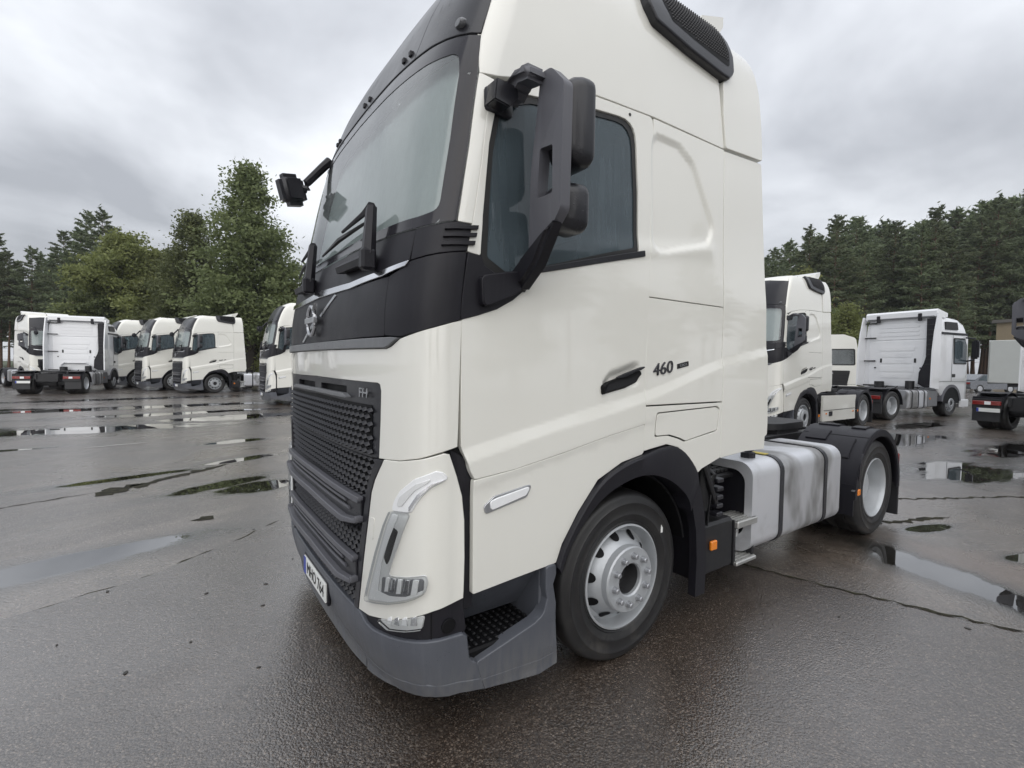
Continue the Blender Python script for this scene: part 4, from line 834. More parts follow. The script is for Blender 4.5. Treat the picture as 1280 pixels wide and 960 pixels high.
panel('roof_front', [(-1.2, 3.80), (-.78, 3.87), (0, 3.91), (.78, 3.87), (1.2, 3.80), (1.2, 3.968), (0, 3.968), (-1.2, 3.968)], PAINT, T, off=.004, th=.03, step=.08)
# ---- wheels
TYRE = [(.300, -.02), (.305, .004), (.318, .012), (.322, .008), (.326, .013), (.355, .018), (.358, .0215), (.366, .0215), (.369, .0185), (.42, .022), (.424, .0255), (.430, .0255), (.434, .0205), (.458, .016), (.478, .002), (.489, -.022), (.494, -.05), (.494, -.09), (.484, -.095), (.484, -.105), (.495, -.11), (.495, -.20), (.484, -.205), (.484, -.215), (.494, -.22), (.494, -.26), (.489, -.29), (.47, -.32), (.42, -.335), (.32, -.325), (.30, -.30)]
def front_wheel(parent, x, y, name='front_wheel'):
    """steel disc wheel, outer face towards sign(y)"""
    sg = -1 if y < 0 else 1; c = (x, y, .492)
    w = MB().lathe([(.302, -.03), (.304, .010), (.294, .014), (.288, .004), (.283, -.03), (.272, -.062), (.250, -.058), (.222, -.020), (.205, .004), (.192, .018), (.189, .055), (.182, .064), (.098, .064), (.090, .056), (.087, -.02)], c, 64, sg).build(name, HUBPAINT, parent, 28)
    MB().lathe(TYRE, c, 64, sg).build('tyre', RUBBER, w, 50)
    MB().lathe([(.087, -.021), (.0865, .040), (.0855, .040), (.0855, -.055)], c, 40, sg).build('hub_bore', HUBDARK, w)
    MB().lathe([(.0, -.04), (.05, -.04), (.06, -.05), (.09, -.055)], c, 32, sg).build('hub_cap', HUBDARK, w)
    for k in range(10):
        a = R(36*k+10); p = (x+.137*math.cos(a), y, .492+.137*math.sin(a))
        MB().lathe([(.0205, .062), (.0205, .067), (.015, .069), (.015, .092), (.011, .096), (0, .096)], p, 12, sg).build('wheel_nut', BOLT, w, 30)
        a = R(36*k+28); mb = MB(); n = []
        for t in np.linspace(0, 2*math.pi, 14, endpoint=False):
            ra = .030*math.cos(t); tb = .030*math.sin(t); r_ = .238+ra*.82; yy = np.interp(r_, [.205, .222, .250, .272], [.004, -.020, -.058, -.062])
            n.append(mb.bm.verts.new((x+r_*math.cos(a)-tb*math.sin(a), y+sg*(yy+.004), .492+r_*math.sin(a)+tb*math.cos(a))))
        mb.bm.faces.new(n); mb.build('hand_hole', BLACK, w)
    return w
def rear_wheel(parent, x, y, name='rear_wheel'):
    sg = -1 if y < 0 else 1; c = (x, y, .492)
    w = MB().lathe([(.302, -.03), (.304, .010), (.296, .014), (.290, .004), (.280, -.03), (.272, -.12), (.262, -.155), (.235, -.165), (.20, -.18), (.16, -.185), (.15, -.15), (.145, -.09), (.12, -.08), (0, -.08)], c, 56, sg).build(name, HUBPAINT, parent, 28)
    MB().lathe(TYRE, c, 56, sg).build('tyre', RUBBER, w, 50)
    MB().lathe(TYRE, (x, y-sg*.345, .492), 48, sg).build('inner_tyre', RUBBER, w, 50)
    for k in range(10):
        a = R(36*k); p = (x+.19*math.cos(a), y, .492+.19*math.sin(a)); MB().lathe([(.014, -.18), (.014, -.15), (0, -.15)], p, 10, sg).build('wheel_nut', BOLT, w)
    return w
fwl = front_wheel(T, 0, -1.215); MB().box((.318, -1.236, .690), (.336, -1.233, .742), .001).build('tyre_sticker', PLATEW, fwl); front_wheel(T, 0, 1.215)
WB = 3.806
rear_wheel(T, WB, -1.215); rear_wheel(T, WB, 1.215)
MB().tube([(0, -1.0, .49), (0, 1.0, .49)], .07, 10).box((-.12, -.5, .4), (.12, .5, .52), .02).build('front_axle', CHASSIS, T)
MB().tube([(WB, -.9, .49), (WB, .9, .49)], .11, 12).lathe([(0, -.25), (.2, -.15), (.24, 0), (.2, .15), (0, .25)], (WB, 0, .49), 20).build('rear_axle', CHASSIS, T)
# ---- rear fender
def fender(m):
    c = (WB, 0, .492); f = MB(); f.sector(c, .592, .607, R(180), R(-2), -1.25, -.64, 40); fo = f.build('rear_fender', DARK, T, 40, m)
    MB().sector(c, .535, .606, R(184), R(-6), -1.264, -1.235, 36).build('fender_lip', DARK, fo, 40, m, .008)
    MB().prism([(3.199, .30), (3.198, .48), (3.205, .60), (3.222, .60), (3.216, .48), (3.216, .30)], 'y', -1.25, -.64).build('fender_front', DARK, fo, 30, m)
    MB().prism(fillet([(3.255, .66), (3.285, .80), (3.35, .90), (3.38, .86), (3.31, .76), (3.285, .64)], .02), 'y', -1.272, -1.255).build('fender_inset', DARK2, fo, 30, m)
    for a0, a1, y0, y1 in ((128, 112, -.90, -.70), (96, 80, -.90, -.70), (66, 50, -.90, -.70), (146, 122, -1.16, -1.03), (100, 76, -1.16, -1.03), (160, 132, -.86, -.70)):
        MB().sector(c, .600, .622, R(a0), R(a1), y0, y1, 8).build('fender_rib', DARK, fo, 40, m, .005)
    for a in (118, 88, 58):
        MB().sector(c, .606, .6085, R(a), R(a-.9), -1.25, -.64, 2).build('fender_joint', BLACK, fo, 30, m)
    MB().box((WB+.655, -1.24, .10), (WB+.675, -.66, .62), .004).build('mudflap', MUDRUB, T, mirror=m)
    mk = MB().box((3.255, -1.268, .49), (3.325, -1.245, .55), .006).build('side_marker', ORANGE, T, mirror=m)
    MB().box((3.17, -1.26, .545), (3.25, -1.24, .556)).build('marker_bracket', SATIN, mk, mirror=m)
    tl = MB().box((4.50, -1.22, .66), (4.54, -.72, .78), .012).build('tail_light', RED, T, mirror=m)
    MB().box((4.535, -1.0, .67), (4.545, -.9, .77)).build('reverse_lens', LAMPW, tl, mirror=m)
both(fender)
# ---- chassis
for y in (-.43, .35): MB().box((-.9, y, .70), (4.75, y+.08, .97), .01).build('chassis_rail', CHASSIS, T)
for x in (1.1, 2.7, 4.6): MB().box((x, -.36, .73), (x+.11, .36, .95)).build('cross_member', CHASSIS, T)
fw5 = MB().prism(rrect(3.25, 4.15, -.45, .45, .25), 'z', 1.02, 1.09).build('fifth_wheel', CHASSIS, T)
for y in (-.42, .36): MB().box((3.4, y, .96), (3.9, y+.06, 1.03)).build('fifth_wheel_base', CHASSIS, fw5)
MB().box((1.62, -.33, .975), (2.95, .33, .99)).build('catwalk', ALU, T)
MB().box((-1.2, -.8, .5), (.7, .8, 1.25)).build('engine_bay', BLACK, T)
MB().box((.75, -1.0, .62), (1.15, -.5, 1.12), .03).tube([(.95, -1.10, .70), (.95, -1.10, 1.05)], .05, 10).tube([(1.02, -1.17, .72), (.86, -1.16, 1.06), (.80, -1.0, 1.12)], .022, 8).tube([(.88, -1.18, .62), (1.0, -1.16, .95), (1.12, -.9, 1.05)], .016, 8).build('air_dryer', CHASSIS, T)
for k in range(5): MB().box((.985, -1.20, .66+k*.06), (1.06, -1.13, .69+k*.06), .006).build('valve_block', DARK2, T)
# ---- left tank with recessed front end, straps, caps and steps
prof = rrect(-1.225, -.58, .31, 1.0, .11, 6)
tank = MB().prism(prof, 'x', 1.815, 2.945).build('fuel_tank', TANK, T, 40)
ring_i = rrect(-1.165, -.60, .42, .935, .10, 6)
mb = MB(); A = [mb.bm.verts.new((1.455, y, z)) for y, z in prof]; Bq = [mb.bm.verts.new((1.455, y, z)) for y, z in ring_i]; Cq = [mb.bm.verts.new((1.40, y, z)) for y, z in prof]; Dq = [mb.bm.verts.new((1.40, y, z)) for y, z in ring_i]
n = len(prof)
for i in range(n):
    j = (i+1) % n; mb.bm.faces.new([Cq[i], Cq[j], Dq[j], Dq[i]]); mb.bm.faces.new([A[i], Cq[i], Cq[j], A[j]]); mb.bm.faces.new([Dq[i], Dq[j], Bq[j], Bq[i]])
te = mb.build('tank_end', TANKEND, tank, 40)
pe = rrect(-1.222, -.583, .313, .997, .108, 6)
MB().prism(prof, 'x', 1.455, 1.812).build('tank_sleeve', TANKEND, tank, 40)
MB().box((1.442, -1.16, .43), (1.458, -.60, .93)).build('tank_bulkhead', DARK, te)
gr = MB()
for i in range(5):
    for j in range(3): gr.box((1.16+i*.055, -1.02+j*.07, .90), (1.20+i*.055, -.97+j*.07, .93), .006)
gr.box((1.12, -1.05, .86), (1.44, -.80, .90), .01); gr.build('step_grating', CHASSIS, T)
for xs in (1.81, 2.60):
    pr = rrect(-1.233, -.572, .302, 1.008, .118, 6); MB().prism(pr, 'x', xs, xs+.055).build('tank_strap', DARK2, tank, 40)
MB().box((1.808, -1.10, 1.006), (1.868, -.98, 1.013), .002).build('strap_tape', YELLOW, tank)
for (x, y, r_) in ((1.62, -1.06, .055), (1.95, -.86, .065)):
    MB().lathe([(0, .06), (r_*.55, .06), (r_*.6, .045), (r_, .04), (r_, 0)], (0, 0, 0), 10).build('filler_cap', DARK, tank).matrix_local = Matrix.Translation((x, y, 1.0)) @ Matrix.Rotation(R(-90), 4, 'X')
MB().box((.80, -1.20, .27), (1.20, -.62, .63), .02).build('battery_box', CHASSIS, T)
mk = MB().box((.895, -1.222, .445), (.965, -1.20, .51), .006).build('side_marker', ORANGE, T)
for x in (1.195, 1.45): MB().box((x, -1.21, .27), (x+.025, -.95, .60), .004).build('step_bracket', CHASSIS, T)
for z0, dz in ((.545, .05), (.27, .028)):
    sr = MB().box((1.20, -1.235, z0), (1.47, -1.03, z0+dz), .006).build('tank_step', ALU, T)
    for k in range(6): MB().box((1.21, -1.225+k*.03, z0+dz), (1.46, -1.215+k*.03, z0+dz+.006)).build('step_rib', ALU, sr)
MB().box((1.22, -1.05, .29), (1.45, -1.04, .55)).tube([(1.36, -1.06, .47), (1.36, -1.12, .47)], .055, 14).build('air_vessel', LAMPH, T)
# right-hand tank, unseen side kept simple
MB().prism(rrect(.58, 1.225, .31, 1.0, .11, 6), 'x', 1.2, 2.945).build('air_tank', TANK, T, 40)

# ================================================================ ground
gm = bpy.data.meshes.new('yard'); ng = 40; gx = np.concatenate([np.linspace(-500, -60, 6), np.linspace(-50, 90, ng), np.linspace(100, 600, 6)]); gy = np.concatenate([np.linspace(-400, -40, 6), np.linspace(-30, 80, ng), np.linspace(90, 700, 6)])
vv = [(x, y, 0) for y in gy for x in gx]; nx = len(gx)
gm.from_pydata(vv, [], [(j*nx+i, j*nx+i+1, (j+1)*nx+i+1, (j+1)*nx+i) for j in range(len(gy)-1) for i in range(nx-1)]); gm.materials.append(OLDASPH)
tag(link(bpy.data.objects.new('yard_ground', gm)), kind='structure')
def wob(P, step, amp, seed):
    r_ = random.Random(seed); out = []
    for i in range(len(P)-1):
        a, b = Vector(P[i]), Vector(P[i+1]); n = max(1, int((b-a).length/step)); d = (b-a).normalized(); nn = Vector((-d.y, d.x))
        for k in range(n): out.append(a+(b-a)*k/n+nn*r_.uniform(-amp, amp))
    out.append(Vector(P[-1])); return out
EDGE = [(-14, -.6), (-6.0, .75), (-3.05, 1.33), (-2.3, 1.60), (-1.6, 2.13), (-.97, 2.72), (-.2, 3.1), (.9, 1.6), (1.5, .2), (1.84, -.72), (2.12, -1.72), (2.40, -2.53), (3.4, -5.5), (5.5, -12)]
ed = wob(EDGE, .10, .018, 3)
def sheet(name, pts, z, m, label=None):
    me = bpy.data.meshes.new(name); V = [(p[0], p[1], z) for p in pts]
    tri = tessellate_polygon([[Vector(v) for v in V]]); me.from_pydata(V, [], [t for t in tri]); me.materials.append(m)
    bm = bmesh.new(); bm.from_mesh(me); bmesh.ops.recalc_face_normals(bm, faces=bm.faces)
    for f in bm.faces:
        if f.normal.z < 0: f.normal_flip()
    bm.to_mesh(me); bm.free()
    return tag(link(bpy.data.objects.new(name, me)), kind='structure')
sheet('asphalt_patch', [tuple(p) for p in ed]+[(5.5, -30), (-14, -30)], .008, NEWASPH)
def strip_poly(P, w, seed, amp=.5):
    r_ = random.Random(seed); L_, R_ = [], []
    for i, p in enumerate(P):
        d = (P[min(i+1, len(P)-1)]-P[max(i-1, 0)]).normalized(); nn = Vector((-d.y, d.x)); t = min(1, 6*i/len(P), 6*(len(P)-1-i)/len(P))+.05
        L_.append(p+nn*w*t*(1+r_.uniform(-amp, amp))); R_.append(p-nn*w*t*(1+r_.uniform(-amp, amp)))
    return [tuple(v) for v in L_+R_[::-1]]
sheet('patch_joint', strip_poly(wob(EDGE[2:6], .10, .018, 3), .014, 5, .9), .004, CRACK)
sheet('patch_joint', strip_poly(wob(EDGE[8:13], .06, .018, 9), .012, 6, .95), .012, CRACK)
for i, (P, w) in enumerate([([(-2.62, 5.05), (-2.2, 5.35), (-1.75, 5.75), (-1.35, 6.1)], .06), ([(-2.9, 4.75), (-2.55, 5.1), (-2.35, 5.15)], .12), ([(-1.95, 3.0), (-1.75, 3.1)], .07), ([(-5.5, 4.0), (-3.9, 4.6), (-2.9, 5.0)], .012), ([(5.2, -.4), (5.9, -1.0), (7.2, -1.7), (8.2, -2.6)], .02), ([(4.0, -.9), (4.6, -1.25), (5.3, -1.5)], .03)]):
    sheet('asphalt_crack', strip_poly(wob(P, .06, .03, 20+i), w, 40+i, .8), .004, CRACK)
sheet('line_marking', strip_poly(wob([(-3.5, 9.1), (-2.45, 9.33)], .1, .01, 2), .04, 3, .5), .004, LINEW)
# leaves and grit lying on the wet asphalt
rl = random.Random(5)
LEAFM = mat_simple('wet_leaf', (.02, .017, .012), .4, 0, .3, 40)
lm = MB(); lm.prism([(-.012, 0), (-.004, .007), (.008, .006), (.014, 0), (.006, -.007), (-.006, -.006)], 'z', 0, .004)
lf0 = lm.build('leaf', LEAFM)
pts = [(-1.93, 1.02), (-2.52, 1.45), (-2.35, .2), (-1.45, 2.35), (-1.55, .95), (-2.05, .35), (-1.75, -.15), (-1.62, .6), (1.6, -1.75), (2.15, -2.3), (-1.28, 1.35), (-2.7, .75)]
for i, (x, y) in enumerate(pts):
    o = lf0 if i == 0 else link(lf0.copy()); o.location = (x, y, .008); o.rotation_euler = (0, 0, rl.uniform(0, 6)); k = rl.uniform(.7, 1.5); o.scale = (k, k, 1)
    tag(o, 'small dark wet leaf fragment lying flat on the asphalt', 'leaf', 'leaf fragments scattered on the asphalt')

# ================================================================ copies of the same type of truck
def kids(o): return CH.get(o, ())
CH = {}
for o in bpy.data.objects:
    if o.parent: CH.setdefault(o.parent, []).append(o)
def copy_tree(o, parent=None, skip=()):
    c = o.copy(); COL.objects.link(c)
    if parent is not None: c.parent = parent
    for ch in kids(o):
        if ch.name.split('.')[0] not in skip: copy_tree(ch, c, skip)
    return c
TG = 'white tractor units of one type with black grille'
SKIP = {'tread_stud', 'valve_block', 'step_rib', 'wheel_nut', 'washer_cap', 'panel_seam', 'fender_joint', 'tag_lettering', 'plate_lettering'}
SPOTS = [
    ('right neighbour', 10.80, 3.77, 0, 'white tractor unit with white side skirts directly behind the foreground truck on the right', {'fuel_tank', 'tank_step', 'step_bracket', 'battery_box', 'air_vessel', 'step_grating'}),
    ('row1', -.35, 27.6, 12, 'white tractor unit with silver tank, nearest to the tree trunk in the row at left', set()),
    ('row2', -2.06, 30.8, 12, 'white tractor unit second in the left row, tucked behind the one with the silver tank', set()),
    ('row3', -3.75, 34.1, 12, 'white tractor unit deepest in the left row, mostly hidden behind its two neighbours', set()),
    ('far', -5.1, 40.9, 12, 'white tractor unit seen side on just right of the flat-backed cab at left', set()),
    ('aero', -7.3, 34.0, 112.4, 'white tractor unit at far left with its windscreen facing right', set()),
    ('peek', 2.36, 18.46, -1, 'white tractor unit peeking out behind the front left edge of the foreground truck', set()),
    ('edge', 10.85, -2.72, 0, 'white tractor unit at the right edge, only a mirror and front corner showing', set()),
]
for key, x, y, a, lab, sk in SPOTS:
    o = copy_tree(truck, None, SKIP | sk); o.location = (x, y, 0); o.rotation_euler = (0, 0, R(a)); o['label'] = lab; o['group'] = TG
    if key == 'right neighbour':
        for sg in (-1, 1):
            p = MB().prism(rrect(.35, 1.0, 0, 1, .03, 3) and fillet([(1.05, .32), (3.15, .30), (3.12, .80), (3.18, .98), (1.05, 1.0)], .03), 'y', -1.25, -1.20).build('side_skirt', PAINT, o, mirror=sg > 0)
            MB().box((1.1, -1.258, .60), (3.1, -1.25, .612)).build('skirt_joint', INK, p, mirror=sg > 0)
            MB().box((1.42, -1.262, .45), (1.62, -1.25, .57)).build('skirt_vent', DARK, p, mirror=sg > 0)
            for xx in (1.22, 2.95): MB().box((xx, -1.262, .50), (xx+.07, -1.25, .54), .004).build('side_marker', ORANGE, p, mirror=sg > 0)

# ================================================================ flat-backed cab trucks seen from behind
def flatback(loc, rz, label, hoop=False, plate=True):
    t = tag(empty('tractor_truck', loc, R(rz)), label, 'truck', 'white flat-backed tractor units seen from behind')
    P2 = PAINT2
    # cab body: cross-section lofted along x with a rounded front
    sec = [(-1.40, .93, .60, 2.75), (-1.36, 1.10, .50, 3.0), (-1.22, 1.20, .45, 3.25), (-.95, 1.235, .45, 3.5), (-.5, 1.245, .45, 3.66), (.2, 1.245, .45, 3.70), (.86, 1.24, .95, 3.68), (.92, 1.22, 1.0, 3.66)]
    mb = MB(); rings = []
    for (x, w, z0, z1) in sec:
        zz = [z0, z0+.08, 1.2, 2.1, 3.0, z1-.25, z1-.08, z1]; ww = [w*.97, w, w, w, w*.985, w*.955, w*.90, w*.78]
        zz = list(np.maximum.accumulate(np.minimum(zz, z1)))
        rings.append([mb.bm.verts.new((x, -a, b)) for a, b in zip(ww, zz)]+[mb.bm.verts.new((x, a, b)) for a, b in zip(ww[::-1], zz[::-1])])
    for a, b in zip(rings, rings[1:]):
        n = len(a)
        for k in range(n): mb.bm.faces.new([a[k], a[(k+1) % n], b[(k+1) % n], b[k]])
    mb.bm.faces.new(rings[0][::-1]); mb.bm.faces.new(rings[-1]); mb.build('cab_body', P2, t, 40)
    # rear wall with pressed panels
    rwl = MB().box((.905, -1.06, 1.02), (.945, .86, 2.82), .02).box((.905, -1.06, 2.85), (.94, .86, 3.50), .02).build('rear_wall', P2, t)
    for z0, z1, y0, y1 in ((2.98, 3.06, -.75, .62), (3.14, 3.22, -.75, .62), (3.30, 3.38, -.75, .62)): MB().box((.93, y0, z0), (.952, y1, z1), .012, seg=2).build('pressed_rib', P2, rwl)
    for z0, z1, wd in ((2.42, 2.60, .62), (2.18, 2.36, .55), (1.94, 2.12, .55), (1.62, 1.86, .62), (1.38, 1.56, .55)): MB().box((.93, -wd-.08, z0), (.958, wd-.12, z1), .016, seg=2).build('pressed_panel', P2, rwl)
    MB().prism([(.72, 1.3), (.80, 2.6), (.50, 2.6), (.60, 2.5), (.66, 2.0)], 'x', .94, .952).build('pressed_panel', P2, rwl)
    for y in (-.62, .52): MB().box((.955, y-.035, 1.98), (.966, y+.035, 2.14), .006).build('rear_slot', INK, rwl)
    for y in (-.82, .70): MB().lathe([(0, 0), (.03, 0), (.03, .02), (0, .02)], (0, 0, 0), 10).build('rear_plug', INK, rwl).matrix_local = Matrix.Translation((.955, y, 1.78)) @ Matrix.Rotation(R(90), 4, 'Z')
    MB().box((.93, -1.05, 1.04), (.96, .85, 1.10), .01).build('rear_sill', SATIN, rwl)
    # roof deflector, side deflectors with dark latches, dark ribbed duct
    rd = MB().prism([(.30, 3.66), (.98, 3.60), (1.06, 3.66), (1.06, 3.86), (.98, 3.93), (.30, 3.80)], 'y', -1.17, 1.17).build('roof_deflector', P2, t)
    MB().box((.99, -1.12, 3.62), (1.065, 1.12, 3.70), .02).build('deflector_recess', LIPGREY, rd)
    for y in (-.72, .66): MB().box((1.0, y-.06, 3.52), (1.09, y+.06, 3.80), .015).build('deflector_bracket', DARK, rd)
    for sg in (-1, 1):
        sd_ = MB().prism([(.90, 1.02), (1.42, 1.08), (1.40, 2.4), (1.30, 3.1), (1.12, 3.78), (.90, 3.74)], 'y', -1.262, -1.215).build('side_deflector', P2, t, mirror=sg > 0)
        if sg < 0:
            for z in (1.06, 2.02, 2.92, 3.50): MB().box((.98, -1.215, z), (1.02, -.80, z+.05), .01).build('latch_arm', INK, sd_, mirror=True if False else False)
    # duct on the truck's right (+y) edge at the rear
    du = MB().prism([(.88, 1.08), (1.15, 1.08), (1.16, 1.5), (1.15, 3.58), (.90, 3.58), (.92, 2.2), (.86, 1.95), (.72, 1.62), (.70, 1.2)], 'x', .92, 1.10).build('intake_duct', DARK, t)
    for k in range(9): MB().box((1.095, .92, 1.9+k*.18), (1.115, 1.13, 1.94+k*.18), .004).build('duct_rib', CHASSIS, du)
    # sides
    for sg in (-1, 1):
        mi = sg > 0
        d = MB().prism(fillet([(-.98, 1.98), (-.12, 1.98), (-.10, 2.86), (-.82, 2.86), (-.96, 2.6)], .06), 'y', -1.262, -1.235).build('door_window', GLASSS, t, mirror=mi)
        MB().prism(fillet([(-1.02, 1.94), (-.07, 1.94), (-.05, 2.91), (-.84, 2.91), (-1.0, 2.64)], .06), 'y', -1.254, -1.225).build('window_seal', INK, t, mirror=mi)
        MB().box((-.22, -1.268, 1.46), (-.02, -1.24, 1.58), .01).build('door_handle', INK, t, mirror=mi)
        for z in (1.30,): MB().box((-1.1, -1.256, z), (.88, -1.246, z+.012)).build('body_seam', LIPGREY, t, mirror=mi)
        MB().box((.02, -1.255, 1.31), (.03, -1.246, 3.0)).build('body_seam', LIPGREY, t, mirror=mi)
        MB().box((-1.0, -1.262, 3.02), (.86, -1.235, 3.10), .01).build('roof_band', DARK, t, mirror=mi)
        MB().prism(fillet([(-.35, 3.2), (.55, 3.2), (.55, 3.48), (-.25, 3.48)], .04), 'y', -1.24, -1.18).build('roof_window', INK, t, mirror=mi)
        MB().sector((0, 0, .49), .60, .70, R(172), R(8), -1.275, -.75, 24).build('wheel_arch', MIRRORP, t, 40, mi)
        MB().sector((0, 0, .49), .0, .605, R(180), R(0), -1.255, -.7, 24).build('wheel_well', BLACK, t, 40, mi)
        mr = MB().box((-1.08, -1.62, 2.15), (-.92, -1.40, 2.85), .05, seg=2).tube([(-1.0, -1.2, 2.95), (-1.0, -1.5, 2.9)], .03).tube([(-1.0, -1.2, 2.05), (-1.0, -1.5, 2.12)], .03).build('door_mirror', DARK2, t, mirror=mi)
        MB().box((-1.3, -1.27, .32), (-.66, -1.2, .62), .03).build('step_panel', P2, t, mirror=mi)
        tk = MB().prism(rrect(-1.22, -.62, .34, 1.0, .11, 5), 'x', 1.55, 2.85).build('fuel_tank', TANK, t, mirror=mi)
        for xs in (1.72, 2.1, 2.5): MB().prism(rrect(-1.232, -.61, .33, 1.01, .12, 5), 'x', xs, xs+.05).build('tank_strap', DARK2, tk, mirror=mi)
        MB().box((.80, -1.20, .40), (1.48, -.62, .98), .02).build('battery_box', LIPGREY, t, mirror=mi)
        MB().box((1.30, -1.215, .66), (1.36, -1.20, .72)).build('side_marker', ORANGE, t, mirror=mi)
        fo = MB().sector((3.75, 0, .49), .58, .60, R(178), R(2), -1.25, -.6, 30).build('rear_fender', DARK, t, 40, mi)
        MB().box((4.36, -1.24, .24), (4.40, -.62, .60), .004).build('mudflap', MUDRUB, t, mirror=mi)
        tl = MB().box((4.42, -1.22, .72), (4.48, -.58, .84), .012).build('tail_light', RED, t, mirror=mi)
        MB().box((4.475, -.94, .735), (4.488, -.80, .825), .004).build('reverse_lens', LAMPW, tl, mirror=mi)
        MB().box((4.36, -1.24, .60), (4.44, -.56, .90), .01).build('light_board', CHASSIS, t, mirror=mi)
        MB().box((4.38, -1.24, .84), (4.42, -.56, .96), .01).box((3.4, -1.22, 1.05), (4.42, -.62, 1.07), .004).build('fender_flap', DARK, t, mirror=mi)
        # front corner
    for sg in (-1, 1):
        front_wheel(t, 0, sg*1.215); rear_wheel(t, 3.75, sg*1.215)
    MB().prism(fillet([(-1.02, 2.0), (1.02, 2.0), (.98, 2.95), (-.98, 2.95)], .08), 'x', -1.405, -1.36).build('windscreen', GLASSW, t)
    MB().prism(fillet([(-.8, .75), (.8, .75), (.95, 1.7), (-.95, 1.7)], .06), 'x', -1.42, -1.36).build('grille', DARK, t)
    MB().prism([(-1.42, 2.98), (-1.30, 3.12), (-1.62, 3.10), (-1.66, 3.06)], 'y', -1.0, 1.0).build('sun_visor', DARK2, t)
    MB().box((-1.40, -1.18, .28), (-1.1, 1.18, .62), .06).build('bumper', P2, t)
    MB().box((-.6, -.43, .70), (4.5, -.35, .97), .01).box((-.6, .35, .70), (4.5, .43, .97), .01).box((4.3, -.4, .6), (4.45, .4, .95)).box((2.9, -.36, .75), (3.0, .36, .95)).build('chassis_rail', CHASSIS, t)
    MB().prism(rrect(3.3, 4.15, -.45, .45, .25), 'z', 1.0, 1.08).build('fifth_wheel', CHASSIS, t)
    MB().tube([(3.75, -.9, .49), (3.75, .9, .49)], .11, 10).tube([(0, -1, .49), (0, 1, .49)], .07, 8).lathe([(0, -.22), (.2, -.15), (.23, 0), (.2, .15), (0, .22)], (3.75, 0, .49), 16).build('axle', CHASSIS, t)
    MB().box((-.9, -.8, .55), (.8, .8, 1.05)).build('engine_bay', BLACK, t)
    for k, y in enumerate((-.8, -.45, -.1, .3, .62)): MB().tube([(1.0, y, .75), (1.05, y+.05, 1.0), (1.2, y+.2, 1.08), (1.35, y+.12, .85)], .022, 6).build('air_hose', DARK2, t)
    MB().tube([(1.25, -.5, .95), (1.25, -.5, 1.25)], .16, 14).tube([(1.2, .5, 1.0), (1.2, .5, 1.3)], .14, 14).build('air_filter', CHASSIS, t)
    if plate:
        pl_ = MB().box((4.49, .6, .52) if False else (4.44, -1.12, .52), (4.455, -.60, .63), .003).build('licence_plate', PLATEW, t)
        MB().box((4.452, -1.12, .525), (4.458, -1.07, .625)).build('plate_band', PLATEB, pl_)
    if hoop: MB().tube([(1.05, -.55, 1.12), (1.05, -.62, 1.3), (1.05, -.5, 1.42), (1.05, .38, 1.42), (1.05, .5, 1.3), (1.05, .43, 1.12)], .035, 8).build('pipe_hoop', SATIN, t)
    return t
fb1 = flatback((21.7, 3.35, 0), 170, 'white flat-backed tractor unit with silver tanks in the middle of the right side')
CH2 = {}
for o in bpy.data.objects:
    if o.parent: CH.setdefault(o.parent, []); 
    if o.parent and o not in CH[o.parent]: CH[o.parent].append(o)
def again(src, loc, rz, lab):
    o = copy_tree(src); o.location = loc; o.rotation_euler = (0, 0, R(rz)); o['label'] = lab; return o
again(fb1, (21.5, -1.27, 0), 170, 'flat-backed tractor unit at right, its dark chassis with red tail light and plate nearest')
fb2 = again(fb1, (-5.75, 32.2, 0), 258, 'white flat-backed tractor unit seen from behind at left, a pipe hoop on its rear wall')
MB().tube([(1.05, -.60, 1.12), (1.05, -.66, 1.34), (1.05, -.5, 1.46), (1.05, .36, 1.46), (1.05, .52, 1.34), (1.05, .46, 1.12)], .04, 8).build('pipe_hoop', SATIN, fb2)
again(fb1, (-13.6, 42.0, 0), 268, 'white flat-backed tractor unit cut off by the left edge')

